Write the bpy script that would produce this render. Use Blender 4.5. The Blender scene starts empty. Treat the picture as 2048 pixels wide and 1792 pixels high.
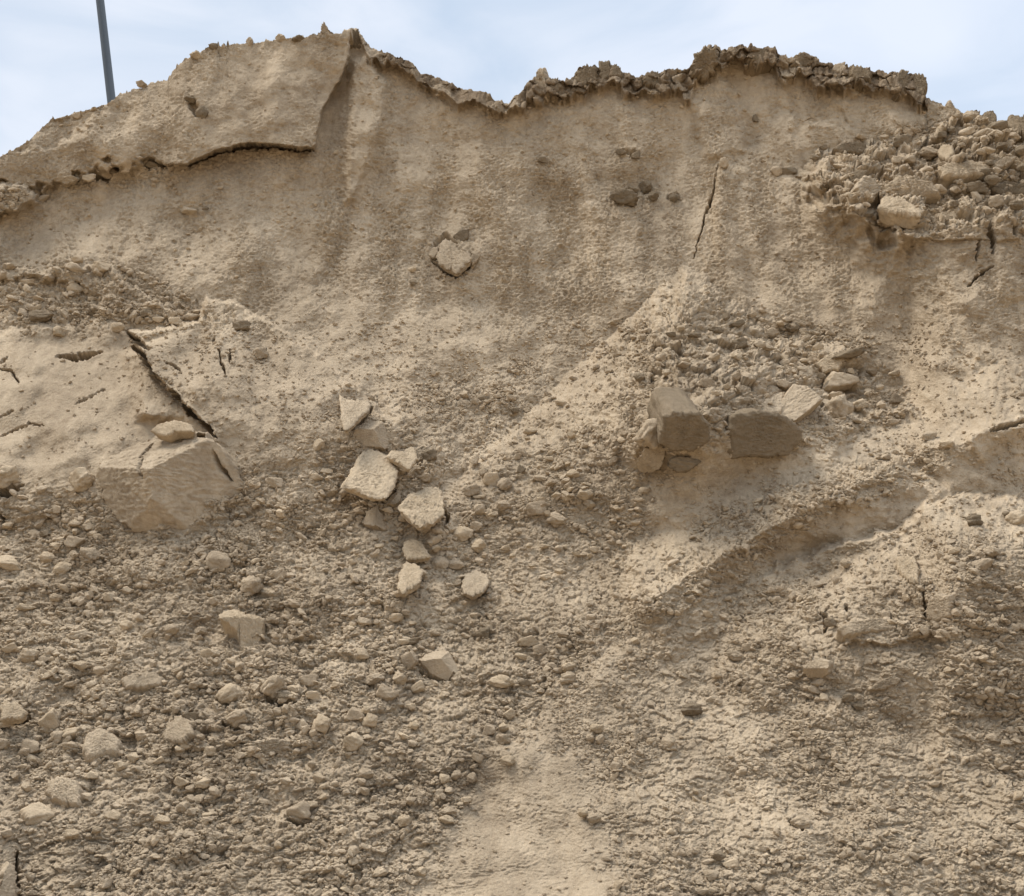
import bpy, bmesh, math, random
import numpy as np
from mathutils import Matrix, Vector, Euler

# ------------------------------------------------------------------ camera, sky, sun, exposure
SC = bpy.context.scene
COL = SC.collection
R = math.radians
F = 2050.7                       # focal length, in units of the 2048-wide picture grid
PITCH = R(12.0)
CAM = np.array([0.0, 0.0, 1.65])
cam_d = bpy.data.cameras.new("camera"); cam = bpy.data.objects.new("camera", cam_d); COL.objects.link(cam)
cam.location = CAM; cam.rotation_euler = (R(90) + PITCH, 0, 0)
cam_d.sensor_width = 36.0; cam_d.lens = 36.0 * F / 2048.0
cam_d.clip_start = 0.05; cam_d.clip_end = 5000
SC.camera = cam

SUN_EL, SUN_AZ = 63.0, -99.0       # azimuth: 0 = behind the camera, negative = from the left
W = bpy.data.worlds.new("World"); SC.world = W; W.use_nodes = True
nt = W.node_tree; N = nt.nodes; L = nt.links; N.clear()
out = N.new("ShaderNodeOutputWorld"); bg = N.new("ShaderNodeBackground"); bg.inputs[1].default_value = 0.1
sky = N.new("ShaderNodeTexSky"); sky.sky_type = 'NISHITA'; sky.sun_disc = False
sky.sun_elevation = R(SUN_EL); sky.sun_rotation = R(180 + SUN_AZ); sky.air_density = 1.0; sky.dust_density = 1.5
tc = N.new("ShaderNodeTexCoord"); mp = N.new("ShaderNodeMapping"); mp.inputs['Scale'].default_value = (1.0, 1.0, 2.2)
mp.inputs['Location'].default_value = (0.35, 0.2, 0.12)
n1 = N.new("ShaderNodeTexNoise"); n1.inputs['Scale'].default_value = 4.2; n1.inputs['Detail'].default_value = 6; n1.inputs['Roughness'].default_value = 0.5; n1.inputs['Distortion'].default_value = .6
rp = N.new("ShaderNodeValToRGB"); rp.color_ramp.elements[0].position = 0.36; rp.color_ramp.elements[1].position = 0.66
rp.color_ramp.elements[0].color = (2.25, 2.68, 3.22, 1); rp.color_ramp.elements[1].color = (3.25, 3.45, 3.78, 1)
mix = N.new("ShaderNodeMixRGB"); mix.inputs[0].default_value = 0.88
L.new(tc.outputs['Generated'], mp.inputs[0]); L.new(mp.outputs[0], n1.inputs['Vector']); L.new(n1.outputs[0], rp.inputs[0])
L.new(sky.outputs[0], mix.inputs[1]); L.new(rp.outputs[0], mix.inputs[2]); sx = N.new("ShaderNodeSeparateXYZ"); L.new(tc.outputs['Generated'], sx.inputs[0])     # an overcast sky is brightest overhead
zr = N.new("ShaderNodeMapRange"); L.new(sx.outputs[2], zr.inputs[0]); zr.inputs[1].default_value = .58; zr.inputs[2].default_value = .98; zr.inputs[3].default_value = 1; zr.inputs[4].default_value = 2.35
zm = N.new("ShaderNodeMixRGB"); zm.blend_type = 'MULTIPLY'; zm.inputs[0].default_value = 1; L.new(mix.outputs[0], zm.inputs[1]); L.new(zr.outputs[0], zm.inputs[2])
L.new(zm.outputs[0], bg.inputs[0]); L.new(bg.outputs[0], out.inputs[0])

sun_d = bpy.data.lights.new("sun", 'SUN'); sun = bpy.data.objects.new("sun", sun_d); COL.objects.link(sun)
sun_d.energy = 1.5; sun_d.angle = R(24); sun_d.color = (1.0, 0.95, 0.87)
# vector towards the sun
sd = Vector((math.cos(R(SUN_EL)) * math.sin(R(SUN_AZ)), -math.cos(R(SUN_EL)) * math.cos(R(SUN_AZ)), math.sin(R(SUN_EL))))
sun.rotation_euler = sd.to_track_quat('Z', 'Y').to_euler()
SC.view_settings.view_transform = 'Standard'; SC.view_settings.look = 'None'; SC.view_settings.exposure = 1.4; SC.view_settings.gamma = 1

rng = np.random.default_rng(11)
random.seed(7)

# ------------------------------------------------------------------ noise helpers (numpy)
_perm = np.random.default_rng(5).permutation(4096).astype(np.int32)
_ang = np.random.default_rng(6).random(4096) * 2 * np.pi
_gx, _gy = np.cos(_ang).astype(np.float32), np.sin(_ang).astype(np.float32)
_r1 = np.random.default_rng(8).random(4096).astype(np.float32)
_r2 = np.random.default_rng(9).random(4096).astype(np.float32)
_r3 = np.random.default_rng(10).random(4096).astype(np.float32)
def _h(i, j, seed): return _perm[(_perm[(i + seed * 131) & 4095] + j) & 4095]
def perlin(x, y, seed=0):
    x = np.asarray(x, np.float32); y = np.asarray(y, np.float32)
    i = np.floor(x).astype(np.int32); j = np.floor(y).astype(np.int32)
    fx = x - i; fy = y - j
    u = fx * fx * fx * (fx * (fx * 6 - 15) + 10); v = fy * fy * fy * (fy * (fy * 6 - 15) + 10)
    def g(di, dj):
        h = _h(i + di, j + dj, seed); return _gx[h] * (fx - di) + _gy[h] * (fy - dj)
    a = g(0, 0); b = g(1, 0); c = g(0, 1); d = g(1, 1)
    a = a + (b - a) * u; c = c + (d - c) * u
    return (a + (c - a) * v) * 1.5
def fbm(x, y, seed=0, o=4, rough=0.5):
    s = 0; amp = 1.0; f = 1.0
    for k in range(o):
        s = s + amp * perlin(x * f, y * f, seed + k * 7); amp *= rough; f *= 2.03
    return s
def worley(x, y, seed=0):
    """F1, F2, offset to the nearest cell point and three random numbers of that cell"""
    x = np.asarray(x, np.float32); y = np.asarray(y, np.float32)
    i = np.floor(x).astype(np.int32); j = np.floor(y).astype(np.int32)
    f1 = np.full(x.shape, 9.0, np.float32); f2 = f1.copy(); hid = np.zeros(x.shape, np.int32)
    dx = np.zeros(x.shape, np.float32); dy = dx.copy()
    for a in (-1, 0, 1):
        for b in (-1, 0, 1):
            h = _h(i + a, j + b, seed)
            ex = x - (i + a + _r1[h]); ey = y - (j + b + _r2[h]); d = ex * ex + ey * ey
            near = d < f1
            f2 = np.where(near, f1, np.minimum(f2, d)); f1 = np.where(near, d, f1)
            hid = np.where(near, h, hid); dx = np.where(near, ex, dx); dy = np.where(near, ey, dy)
    return np.sqrt(f1), np.sqrt(f2), dx, dy, hid
def sstep(a, b, x):
    t = np.clip((x - a) / (b - a), 0, 1); return t * t * (3 - 2 * t)
def rubble(x, y, seed, sharp=3.2):
    """broken chunky facets, about -0.5..0.6, creased between the chunks"""
    f1, f2, dx, dy, h = worley(x, y, seed)
    tilt = (_r3[h] - .5) * 1.3 * dx + (_r1[(h * 7 + 3) & 4095] - .35) * 1.2 * dy
    return (_r2[(h * 3 + 1) & 4095] - .5) * .75 + tilt - (1 - np.minimum(1, (f2 - f1) * sharp)) * .28
def lumps(x, y, seed, keep=.5):
    """sparse rounded crumbs, 0..1"""
    f1, f2, dx, dy, h = worley(x, y, seed)
    rad = .28 + .3 * _r3[h]
    b = np.clip(1 - (f1 / rad) ** 2, 0, 1)
    return np.sqrt(b) * rad * 1.7 * (_r1[(h * 5 + 2) & 4095] < keep)

# ------------------------------------------------------------------ picture grid <-> world
SP, CP = math.sin(PITCH), math.cos(PITCH)
def at(px, py, Y):
    """the point at distance Y (metres, straight ahead) seen at px, py of the 2048 x 1792 grid"""
    px = np.asarray(px, float); py = np.asarray(py, float)
    v = (896 - py) / F; u = (px - 1024) / F
    k = Y / (CP - v * SP)
    return np.stack([CAM[0] + u * k, CAM[1] + Y + 0 * u, CAM[2] + (SP + v * CP) * k], -1)
def polysdf(X, Y_, pts):
    """signed distance, positive inside"""
    pts = np.asarray(pts, np.float32); n = len(pts)
    d = np.full(X.shape, 1e9, np.float32); ins = np.zeros(X.shape, bool)
    for k in range(n):
        ax, ay = pts[k]; bx, by = pts[(k + 1) % n]
        ex, ey = bx - ax, by - ay
        wx, wy = X - ax, Y_ - ay
        t = np.clip((wx * ex + wy * ey) / (ex * ex + ey * ey + 1e-9), 0, 1)
        d = np.minimum(d, (wx - ex * t) ** 2 + (wy - ey * t) ** 2)
        c = ((ay <= Y_) & (by > Y_)) | ((by <= Y_) & (ay > Y_))
        xi = ax + (Y_ - ay) / (ey if abs(ey) > 1e-6 else 1e-6) * ex
        ins ^= c & (X < xi)
    return np.where(ins, np.sqrt(d), -np.sqrt(d))
def linedist(X, Y_, pts):
    """distance to a polyline, position along it 0..1, side (+ = left of travel in the picture)"""
    pts = np.asarray(pts, np.float32); seg = np.sqrt(((pts[1:] - pts[:-1]) ** 2).sum(1)); tot = seg.sum(); acc = 0
    d = np.full(X.shape, 1e9, np.float32); al = np.zeros(X.shape, np.float32); sd_ = al.copy()
    for k in range(len(pts) - 1):
        ax, ay = pts[k]; ex, ey = pts[k + 1] - pts[k]
        wx, wy = X - ax, Y_ - ay
        t = np.clip((wx * ex + wy * ey) / (ex * ex + ey * ey + 1e-9), 0, 1)
        q = (wx - ex * t) ** 2 + (wy - ey * t) ** 2; nr = q < d
        d = np.where(nr, q, d); al = np.where(nr, (acc + t * seg[k]) / tot, al); sd_ = np.where(nr, np.sign(ex * wy - ey * wx), sd_)
        acc += seg[k]
    return np.sqrt(d), al, sd_

# ------------------------------------------------------------------ the sand bank: one dense sheet
CREST = np.array([(-1500, 560), (-900, 480), (-400, 420), (-120, 352), (0, 318), (60, 278), (100, 240), (150, 226), (215, 208), (240, 186), (300, 166), (335, 160),
    (350, 138), (385, 112), (425, 96), (480, 86), (560, 80), (610, 74), (640, 66), (660, 68), (682, 66), (690, 58), (712, 56), (724, 72), (740, 92), (790, 112), (826, 126),
    (838, 142), (880, 156), (905, 168), (930, 176), (978, 186), (992, 197), (1012, 204), (1024, 196), (1046, 184), (1060, 160), (1090, 158), (1112, 156), (1128, 158),
    (1150, 148), (1160, 132), (1196, 128), (1225, 134), (1250, 146), (1275, 152), (1310, 146), (1345, 140), (1378, 136), (1390, 110), (1408, 92), (1430, 92), (1450, 100),
    (1475, 92), (1520, 96), (1550, 100), (1556, 112), (1580, 116), (1592, 108), (1606, 102), (1625, 112), (1650, 126), (1690, 124), (1740, 138), (1770, 142), (1800, 140),
    (1815, 146), (1850, 148), (1856, 190), (1876, 202), (1905, 216), (1925, 224), (1960, 222), (1985, 232), (2000, 246), (2030, 240), (2100, 236), (2300, 262), (2700, 330), (3600, 520)], float)
PROF = np.array([(60, 11.15), (100, 11.0), (250, 10.7), (500, 10.2), (750, 9.55), (1000, 8.7), (1200, 7.95), (1400, 7.2), (1600, 6.55), (1792, 6.0), (2023, 5.46), (2062, 5.36)], float)
ST = 1.45
inner = np.arange(-50, 2098, ST)
def grow(n, s0, k): return np.cumsum(s0 * k ** np.arange(1, n + 1))
gl = grow(70, ST, 1.061)
colx = np.concatenate([-50 - gl[::-1], inner, inner[-1] + gl])
NC = len(colx); NR = 1330; NB = 70
crest = np.interp(colx, CREST[:, 0], CREST[:, 1])
jag = perlin(colx / 13, colx * 0 + .3, 21) * 4.5 + perlin(colx / 5.5, colx * 0 + .3, 22) * 2.6
jag = np.where(colx < 690, -np.abs(jag) * 1.0 + 1.5, jag * .9)
tooth = np.clip(1 - np.abs(perlin(colx / 24, colx * 0 + 7.7, 23)) * 6, 0, 1) * np.where(colx < 640, 8, 4) * np.clip(.5 + 1.3 * perlin(colx / 60, colx * 0 + 3.1, 24), 0, 1.3)
damp_v = np.exp(-((colx - 860) / 110) ** 2) * .7
crest = crest + (jag - tooth) * (1 - damp_v)
tt = np.linspace(0, 1, NR)[:, None]
cs_ = np.interp(colx, CREST[:, 0], CREST[:, 1]); xs_ = np.arange(-1500, 3600, 4.0)
sm = np.interp(xs_, CREST[:, 0], CREST[:, 1]); sm = np.convolve(np.pad(sm, 30, 'edge'), np.hanning(63)[1:-1] / np.hanning(63).sum(), 'valid'); cs_ = np.interp(colx, xs_, sm)
PY = (2062 + (cs_[None, :] - 2062) * tt + (crest - cs_)[None, :] * tt ** 26).astype(np.float32)
PX = np.repeat(colx[None, :], NR, 0).astype(np.float32)
pw = PROF[np.argsort(PROF[:, 0])]
# a smooth profile: average the table over a window
pyq = np.arange(-200, 2300, 5.0); pv = np.interp(pyq, pw[:, 0], pw[:, 1])
pv = np.where(pyq < 60, 11.15 + (60 - pyq) * .0012, pv)
pv = np.convolve(np.pad(pv, 30, 'edge'), np.ones(61) / 61, 'valid')
BASE = np.interp(PY, pyq, pv).astype(np.float32)
vv = (896 - PY) / F
XW = ((PX - 1024) / F * BASE / (CP - vv * SP)).astype(np.float32)          # metres across
cY = np.interp(pyq, pyq, pv); cv = (896 - pyq) / F; cz = CAM[2] + (SP + cv * CP) * cY / (CP - cv * SP)
arc = np.concatenate([[0], np.cumsum(np.hypot(np.diff(cY), np.diff(cz)))])
SW = np.interp(PY, pyq, arc).astype(np.float32)                            # metres down the face

D = np.zeros_like(BASE)                                                    # metres towards the viewer
wx_ = perlin(PX / 34, PY / 34, 31) * 9 + perlin(PX / 13, PY / 13, 32) * 5
wy_ = perlin(PX / 34, PY / 34, 33) * 9 + perlin(PX / 13, PY / 13, 34) * 5
WX, WY = PX + wx_, PY + wy_
def region(pts, warp=1.0, pad=140):
    p = np.asarray(pts, float)
    m = (PX > p[:, 0].min() - pad) & (PX < p[:, 0].max() + pad) & (PY > p[:, 1].min() - pad) & (PY < p[:, 1].max() + pad)
    return m, PX[m] + wx_[m] * warp, PY[m] + wy_[m] * warp
def layer(pts, h, feather=6, warp=1.0, fade=None):
    """raise a polygon by h metres; fade = (y0, y1): the step dies out between these picture heights"""
    m, x, y = region(pts, warp, pad=feather * 2 + 40)
    k = sstep(-feather * .5, feather * .5, polysdf(x, y, pts))
    if fade: k = k * sstep(fade[1], fade[0], PY[m] + .6 * wy_[m])
    D[m] += h * k
def gauss(cx, cy, sx, sy, h, rot=0):
    c, s = math.cos(R(rot)), math.sin(R(rot)); dx = PX - cx; dy = PY - cy
    u = (dx * c + dy * s) / sx; v = (-dx * s + dy * c) / sy
    global D
    D += (h * np.exp(-.5 * (u * u + v * v))).astype(np.float32)
def ridge(pts, h, wl, wr, ends=.12, warp=.6):
    """a ridge along a polyline; wl / wr = widths on its two sides"""
    m, x, y = region(pts, warp, pad=int(max(wl, wr)) + 40)
    d, al, s = linedist(x, y, pts); w = np.where(s > 0, wr, wl)
    D[m] += h * np.clip(1 - d / w, 0, 1) ** 1.15 * sstep(-.001, ends, al) * sstep(-.001, ends, 1 - al)
CR = np.zeros_like(D)
def crack(pts, w, depth, warp=.35, taper=True):
    m, x, y = region(pts, warp, pad=30)
    x = x + 2.2 * perlin(x / 6, y / 6, 35) + 1.2 * perlin(x / 2.7, y / 2.7, 36); y = y + 2.2 * perlin(x / 6, y / 6, 37) + 1.2 * perlin(x / 2.7, y / 2.7, 38)
    d, al, s = linedist(x, y, pts)
    ww = .8 * w * ((.35 + 1.3 * al * (1 - al) * 2) if taper else 1) * (1 + .5 * perlin(al * len(pts) * 3, al * 0, 77))
    CR[m] = np.maximum(CR[m], depth * np.clip(1.35 - d / np.maximum(ww, .6), 0, 1) ** .7)

# broad shape
gauss(1150, 400, 330, 270, -.30); gauss(1080, 900, 260, 260, -.12); gauss(860, 430, 34, 130, -.09, 4); gauss(1000, 380, 40, 150, .08, -3); gauss(1120, 470, 30, 120, -.08); gauss(1250, 480, 34, 130, .08); gauss(1560, 430, 44, 110, -.10, -6); gauss(600, 470, 40, 120, -.09, 10); gauss(470, 430, 40, 100, .08); gauss(1820, 640, 40, 120, -.12, 8); gauss(350, 1250, 420, 260, .12); gauss(1700, 1250, 500, 250, .1)
D += .10 * fbm(XW * .6, SW * .6, 41, 3) + .06 * fbm(XW * 1.9, SW * 1.7, 42, 3)
# upper left layer with its open crack below
ULP = [(-1600, 200), (-1600, 380), (-60, 372), (0, 366), (60, 374), (130, 366), (180, 350), (215, 336), (330, 327), (372, 329), (430, 300), (480, 286), (560, 291), (628, 297), (640, 240),
       (648, 214), (680, 160), (698, 110), (706, 30), (600, -90), (-1600, -90)]
m_, x_, y_ = region(ULP, .35); D[m_] += .30 * sstep(300, 400, PX[m_]) * sstep(-2.5, 2.5, polysdf(x_, y_, ULP))
m_, x_, y_ = region(ULP, 2.8); D[m_] += .11 * sstep(400, 300, PX[m_]) * sstep(-9, 9, polysdf(x_, y_, ULP))
gauss(240, 372, 110, 26, -.14); gauss(200, 430, 200, 50, -.12); gauss(60, 470, 120, 60, -.16)
crack([(376, 330), (430, 305), (480, 292), (560, 296), (626, 300)], 5, .22, .2)
crack([(186, 356), (215, 344), (236, 338)], 8, .2, 1.4); crack([(290, 332), (312, 330), (332, 336)], 6, .16, 1.4)
layer([(-200, 366), (40, 370), (78, 392), (66, 412), (20, 424), (-200, 452)], .26, 14, .7)
layer([(60, 262), (110, 236), (215, 212), (160, 270), (90, 300), (40, 300)], -.08, 16, 1)
crack([(372, 196), (384, 206), (392, 232)], 8, .1)
# spur right of it
gauss(668, 230, 22, 90, -.14, 8)
layer([(704, 120), (730, 112), (776, 168), (770, 232), (744, 306), (712, 396), (690, 404), (694, 320), (700, 220)], .17, 22, .4)
layer([(690, 400), (712, 396), (680, 470), (640, 560), (610, 560), (650, 470)], .05, 26, .6)
gauss(800, 260, 40, 90, -.10, 25)
# dark crust overhanging along the crest
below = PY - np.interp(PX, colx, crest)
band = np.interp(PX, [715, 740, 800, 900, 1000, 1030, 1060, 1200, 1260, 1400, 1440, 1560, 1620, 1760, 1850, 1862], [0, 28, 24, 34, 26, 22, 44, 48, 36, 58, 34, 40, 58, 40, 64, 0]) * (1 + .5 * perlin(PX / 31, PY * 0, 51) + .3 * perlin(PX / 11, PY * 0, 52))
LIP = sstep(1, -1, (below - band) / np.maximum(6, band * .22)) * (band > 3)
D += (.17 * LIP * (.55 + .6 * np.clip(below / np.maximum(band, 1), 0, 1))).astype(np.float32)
D += (LIP * np.where(PX < 1040, .04, .10) * rubble(XW * 7, SW * 7, 53)).astype(np.float32)
layer([(1392, 96), (1440, 98), (1470, 220), (1500, 300), (1420, 320), (1380, 200)], .10, 30, .8)
layer([(1440, 108), (1560, 120), (1640, 180), (1700, 250), (1560, 230), (1500, 300), (1475, 220)], -.07, 24, 1)
layer([(1630, 150), (1700, 160), (1720, 190), (1690, 180)], .06, 12, 1)
# right shelf of rubble
rim = np.interp(PX, [1400, 1436, 1500, 1560, 1600, 1640, 1700, 1800, 1880, 1905, 1960, 2048, 2400], [400, 322, 336, 348, 340, 298, 284, 284, 262, 232, 226, 240, 250]) + wy_ * .9
low = np.interp(PX, [1400, 1436, 1600, 1650, 1700, 1755, 1830, 1900, 1960, 2048, 2400], [410, 350, 420, 408, 412, 444, 476, 452, 438, 432, 430]) + wy_ * 1.6
amp = np.interp(PX, [1425, 1440, 1600, 1650, 1720, 1800, 1900, 2048, 2400], [0, .10, .12, .42, .66, .68, .70, .74, .8])
tsh = np.clip((PY - rim) / np.maximum(low - rim, 8), 0, 1)
dec = np.interp(PX, [1436, 1640, 1700, 1820, 1900, 2048], [240, 90, 70, 90, 420, 480])
D += (amp * ((.18 * sstep(0, .06, tsh) + .82 * tsh) * (PY <= low) + (PY > low) * np.exp(-np.clip(PY - low, 0, None) / dec))).astype(np.float32)
SHELF = sstep(-6, 6, PY - rim) * sstep(14, -6, PY - low) * sstep(1560, 1680, PX)
layer([(1758, 395), (1790, 388), (1850, 420), (1836, 440), (1776, 420)], .10, 5, .4)
layer([(1700, 345), (1745, 350), (1740, 450), (1700, 430), (1690, 380)], .12, 8, .8)
layer([(1765, 350), (1810, 335), (1850, 350), (1880, 375), (1850, 395), (1790, 385)], .10, 10, .8)
layer([(1870, 325), (1990, 318), (1980, 350), (1900, 355)], .09, 8, 1); layer([(1640, 320), (1660, 315), (1665, 370), (1640, 390), (1625, 350)], .10, 10, .8)
layer([(1740, 425), (1790, 450), (1788, 490), (1750, 492), (1735, 460)], -.16, 14, .6)
layer([(1600, 360), (1650, 350), (1655, 400), (1620, 410)], -.08, 10, 1)
for pts, w in (([(1972, 432), (1978, 455), (1982, 480), (1984, 508)], 4.5), ([(1958, 478), (1956, 500), (1953, 524)], 2.6), ([(2022, 436), (2028, 452), (2031, 474)], 3.4),
               ([(1988, 530), (1968, 544), (1950, 560), (1936, 574)], 3.2), ([(1437, 330), (1432, 360), (1424, 400), (1405, 455), (1388, 515)], 2.2),
               ([(1912, 400), (1948, 398)], 2.4), ([(1850, 395), (1852, 410), (1862, 418)], 2.6), ([(1640, 340), (1652, 356), (1660, 366), (1655, 390)], 4)):
    crack(pts, w, .16)
for k in range(16):
    x0, y0 = rng.uniform(1700, 2040), rng.uniform(270, 420); ln = rng.uniform(24, 70); sl = rng.uniform(-.25, .12)
    crack([(x0 + ln * t, y0 + ln * t * sl + rng.uniform(-5, 5)) for t in np.linspace(0, 1, 5)], rng.uniform(3, 6), rng.uniform(.1, .2), .8)
layer([(1830, 476), (1900, 452), (1972, 434), (1976, 480), (1890, 482)], .06, 5, .5)
layer([(1985, 434), (2040, 432), (2040, 480), (1990, 484)], .05, 5, .4)
gauss(1960, 700, 70, 140, .14)
# left terrace, slumped slabs and their cracks
layer([(-300, 536), (0, 532), (110, 540), (228, 528), (240, 560), (330, 610), (420, 640), (440, 760), (-300, 760)], .16, 8, 1, (585, 690))
layer([(-300, 560), (0, 556), (130, 556), (200, 600), (180, 660), (-300, 680)], -.10, 14, 1, (590, 660))
S1 = [(-400, 662), (50, 662), (120, 652), (212, 650), (262, 664), (300, 745), (350, 790), (430, 870), (446, 950), (440, 1150), (190, 1150), (-400, 1150)]
layer(S1, .10, 22, .8, (830, 1010)); gauss(60, 860, 260, 110, .30); gauss(330, 760, 90, 110, .06)
layer([(-400, 672), (40, 672), (80, 720), (70, 800), (0, 835), (-400, 870)], .035, 26, .5)
S2 = [(262, 664), (330, 655), (398, 640), (412, 597), (470, 606), (560, 655), (640, 716), (724, 786), (800, 860), (800, 1100), (446, 1100), (425, 865), (350, 790), (300, 745)]
layer(S2, .40, 9, .5, (730, 980))
gauss(560, 985, 230, 150, .36); gauss(420, 800, 60, 90, .10)
ridge([(266, 690), (290, 760), (292, 850)], .20, 130, 34)
for pts, w, dp in (([(256, 664), (268, 676), (284, 690), (300, 700)], 5, .2), ([(266, 694), (282, 708), (296, 728), (302, 742)], 6, .24), ([(298, 740), (318, 758), (334, 772)], 4.5, .2), ([(340, 778), (360, 800)], 4.5, .2), ([(364, 804), (380, 828), (392, 836)], 5, .22),
                   ([(392, 834), (412, 852), (432, 874)], 3.6, .18), ([(114, 712), (150, 714), (180, 712), (204, 704)], 6, .28), ([(332, 724), (350, 736), (366, 748)], 2.6, .14), ([(438, 698), (440, 720), (452, 752)], 2.4, .14), ([(462, 702), (460, 724)], 3, .14), ([(427, 676), (428, 690)], 3, .14),
                   ([(0, 728), (16, 712)], 3, .12), ([(0, 738), (20, 744), (40, 766)], 3, .1), ([(0, 834), (26, 822)], 2.6, .1), ([(0, 872), (56, 848), (90, 850)], 2.2, .1), ([(150, 808), (210, 778)], 2, .06), ([(8, 1050), (0, 1030)], 6, .2)):
    crack(pts, w, dp)
gauss(88, 885, 30, 26, -.08)
# small fan cones and the rubble heap
def fan(ax, ay, left, right, h, length, soft=.9):
    yy = PY - ay; dx = WX - ax; ok = yy > 0
    hw = np.where(dx < 0, left, right) * np.maximum(yy, 1) + 6
    global D
    D += (ok * h * np.clip(yy / length, 0, 1) ** .8 * np.clip(1.08 - np.abs(dx) / hw, 0, 1) ** soft * sstep(length * 2.6, length * 1.1, yy)).astype(np.float32)
fan(1376, 528, .98, 1.05, 1.25, 240, .85); fan(838, 716, 1.5, 1.3, .12, 110); fan(432, 598, .3, 1.2, .14, 160); fan(1100, 640, .5, .4, .06, 120)
layer([(1520, 690), (1600, 690), (1700, 690), (1730, 740), (1790, 800), (1830, 830), (1700, 860), (1650, 960), (1450, 1010), (1260, 980), (1250, 900), (1320, 830), (1480, 760)], .20, 36, 1.2, (860, 950))
layer([(1320, 790), (1420, 800), (1425, 860), (1400, 905), (1270, 905), (1262, 880), (1310, 850)], .06, 20, .6)
# ridge spur on the right and the mound under it
ridge([(2140, 800), (2000, 846), (1930, 884), (1850, 902), (1740, 956), (1620, 1012), (1500, 1080), (1350, 1170), (1240, 1240)], .46, 130, 120, .1)
ridge([(2300, 880), (2048, 856), (1980, 862), (1930, 890)], .14, 60, 30, .05)
MND = [(1300, 1260), (1440, 1200), (1560, 1132), (1700, 1080), (1800, 1060), (1850, 1012), (1940, 990), (2048, 1000), (2500, 1040), (2500, 1900), (1300, 1900)]
m_, x_, y_ = region(MND, 1.1); sd_m = polysdf(x_, y_, MND)
D[m_] += (.32 * sstep(-8, 8, sd_m) + .34 * sstep(0, 110, sd_m)) * sstep(1400, 1800, PX[m_]) * sstep(1560, 1150, PY[m_])
gauss(1930, 1090, 150, 90, .14); gauss(1650, 1330, 260, 60, .06)
layer([(1680, 1250), (1800, 1232), (1860, 1260), (1800, 1290), (1690, 1285)], .07, 8, 1)
for pts, w in (([(1778, 1226), (1790, 1240), (1793, 1262)], 3), ([(1640, 1228), (1656, 1240), (1650, 1262)], 5), ([(1692, 1210), (1698, 1228)], 3), ([(1848, 1170), (1850, 1240)], 2.6), ([(1578, 1640), (1610, 1658)], 3.5), ([(1985, 860), (2048, 842)], 6)):
    crack(pts, w, .10)
# hollow below the dark block faces, tongue of smooth sand at the bottom
gauss(1480, 985, 120, 40, -.10); gauss(1300, 960, 60, 26, -.06); gauss(1040, 1680, 150, 160, -.05)
for cx, cy, sx, sy, h in ((250, 1190, 60, 26, -.10), (620, 1070, 60, 34, -.07), (720, 1180, 80, 40, .06), (520, 1480, 50, 20, .05), (130, 1560, 45, 34, .08), (280, 1350, 44, 14, .05), (1540, 1270, 60, 30, .05), (600, 1560, 120, 20, .04), (310, 1500, 60, 30, -.05), (760, 1480, 80, 40, .05), (1680, 1660, 60, 20, .05), (50, 1720, 40, 60, -.10), (0, 1740, 25, 70, .14)):
    gauss(cx, cy, sx, sy, h)
crack([(34, 1700), (36, 1760), (40, 1830)], 5, .14)

# gaps under the loose slabs
for pts, w, dp in (([(868, 516), (874, 484), (892, 468), (912, 486)], 6, .10), ([(866, 520), (884, 538), (910, 550), (934, 532), (950, 512)], 6, .14), ([(682, 860), (704, 856), (724, 836), (744, 816)], 6, .16),
                   ([(676, 974), (700, 981), (722, 986), (744, 997), (768, 1000), (784, 988), (798, 964)], 6, .16), ([(812, 944), (826, 940), (842, 922)], 5, .14), ([(796, 1182), (812, 1186), (828, 1178), (846, 1160)], 4, .1), ([(936, 1190), (956, 1190), (976, 1176)], 4, .08),
                   ([(-20, 984), (10, 984), (46, 972)], 8, .2), ([(-10, 1442), (20, 1440), (58, 1434)], 7, .16), ([(888, 1020), (896, 1030), (888, 1046)], 6, .12), ([(440, 1440), (478, 1456), (500, 1452)], 6, .12), ([(530, 1396), (560, 1404), (590, 1404)], 7, .12),
                   ([(575, 1640), (600, 1648), (622, 1640)], 6, .12), ([(842, 1340), (866, 1350), (900, 1360)], 5, .12), ([(1226, 396), (1246, 384), (1274, 384)], 7, .14), ([(1334, 394), (1350, 390), (1362, 400)], 6, .14), ([(1236, 300), (1262, 306), (1280, 304)], 6, .12)):
    crack(pts, w, dp, .5)

# how broken the surface is (0 smooth .. 1 coarse rubble)
RG = np.full_like(D, .16)
def rough(pts, val, feather):
    m, x, y = region(pts, 2.2, pad=feather + 60)
    k = sstep(-feather * .5, feather * .5, polysdf(x, y, pts)); RG[m] = RG[m] * (1 - k) + val * k
rough([(-1600, 960), (180, 990), (260, 1060), (460, 960), (700, 880), (800, 860), (1000, 900), (1240, 960), (1300, 1200), (1200, 1300), (1000, 1480), (800, 1792), (700, 2100), (-1600, 2100)], .95, 110)
rough([(700, 780), (1000, 740), (1200, 760), (1300, 950), (1200, 1240), (800, 1200)], .6, 110)
rough([(1250, 1250), (1500, 1120), (2700, 1080), (2700, 2100), (1180, 2100), (1180, 1600)], .50, 120)
rough([(1480, 1180), (1800, 1080), (2700, 1050), (2700, 1330), (1600, 1330)], .62, 80)
rough([(970, 1540), (1060, 1490), (1150, 1510), (1200, 1700), (1230, 2100), (680, 2100), (830, 1790), (945, 1640)], .09, 60)
rough([(1160, 1240), (1400, 1050), (1640, 940), (1850, 880), (1950, 890), (1700, 1015), (1500, 1130), (1350, 1250)], .72, 50)
rough([(1560, 1090), (1940, 930), (2048, 950), (1880, 1010), (1700, 1080), (1480, 1190)], .10, 40)
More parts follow.
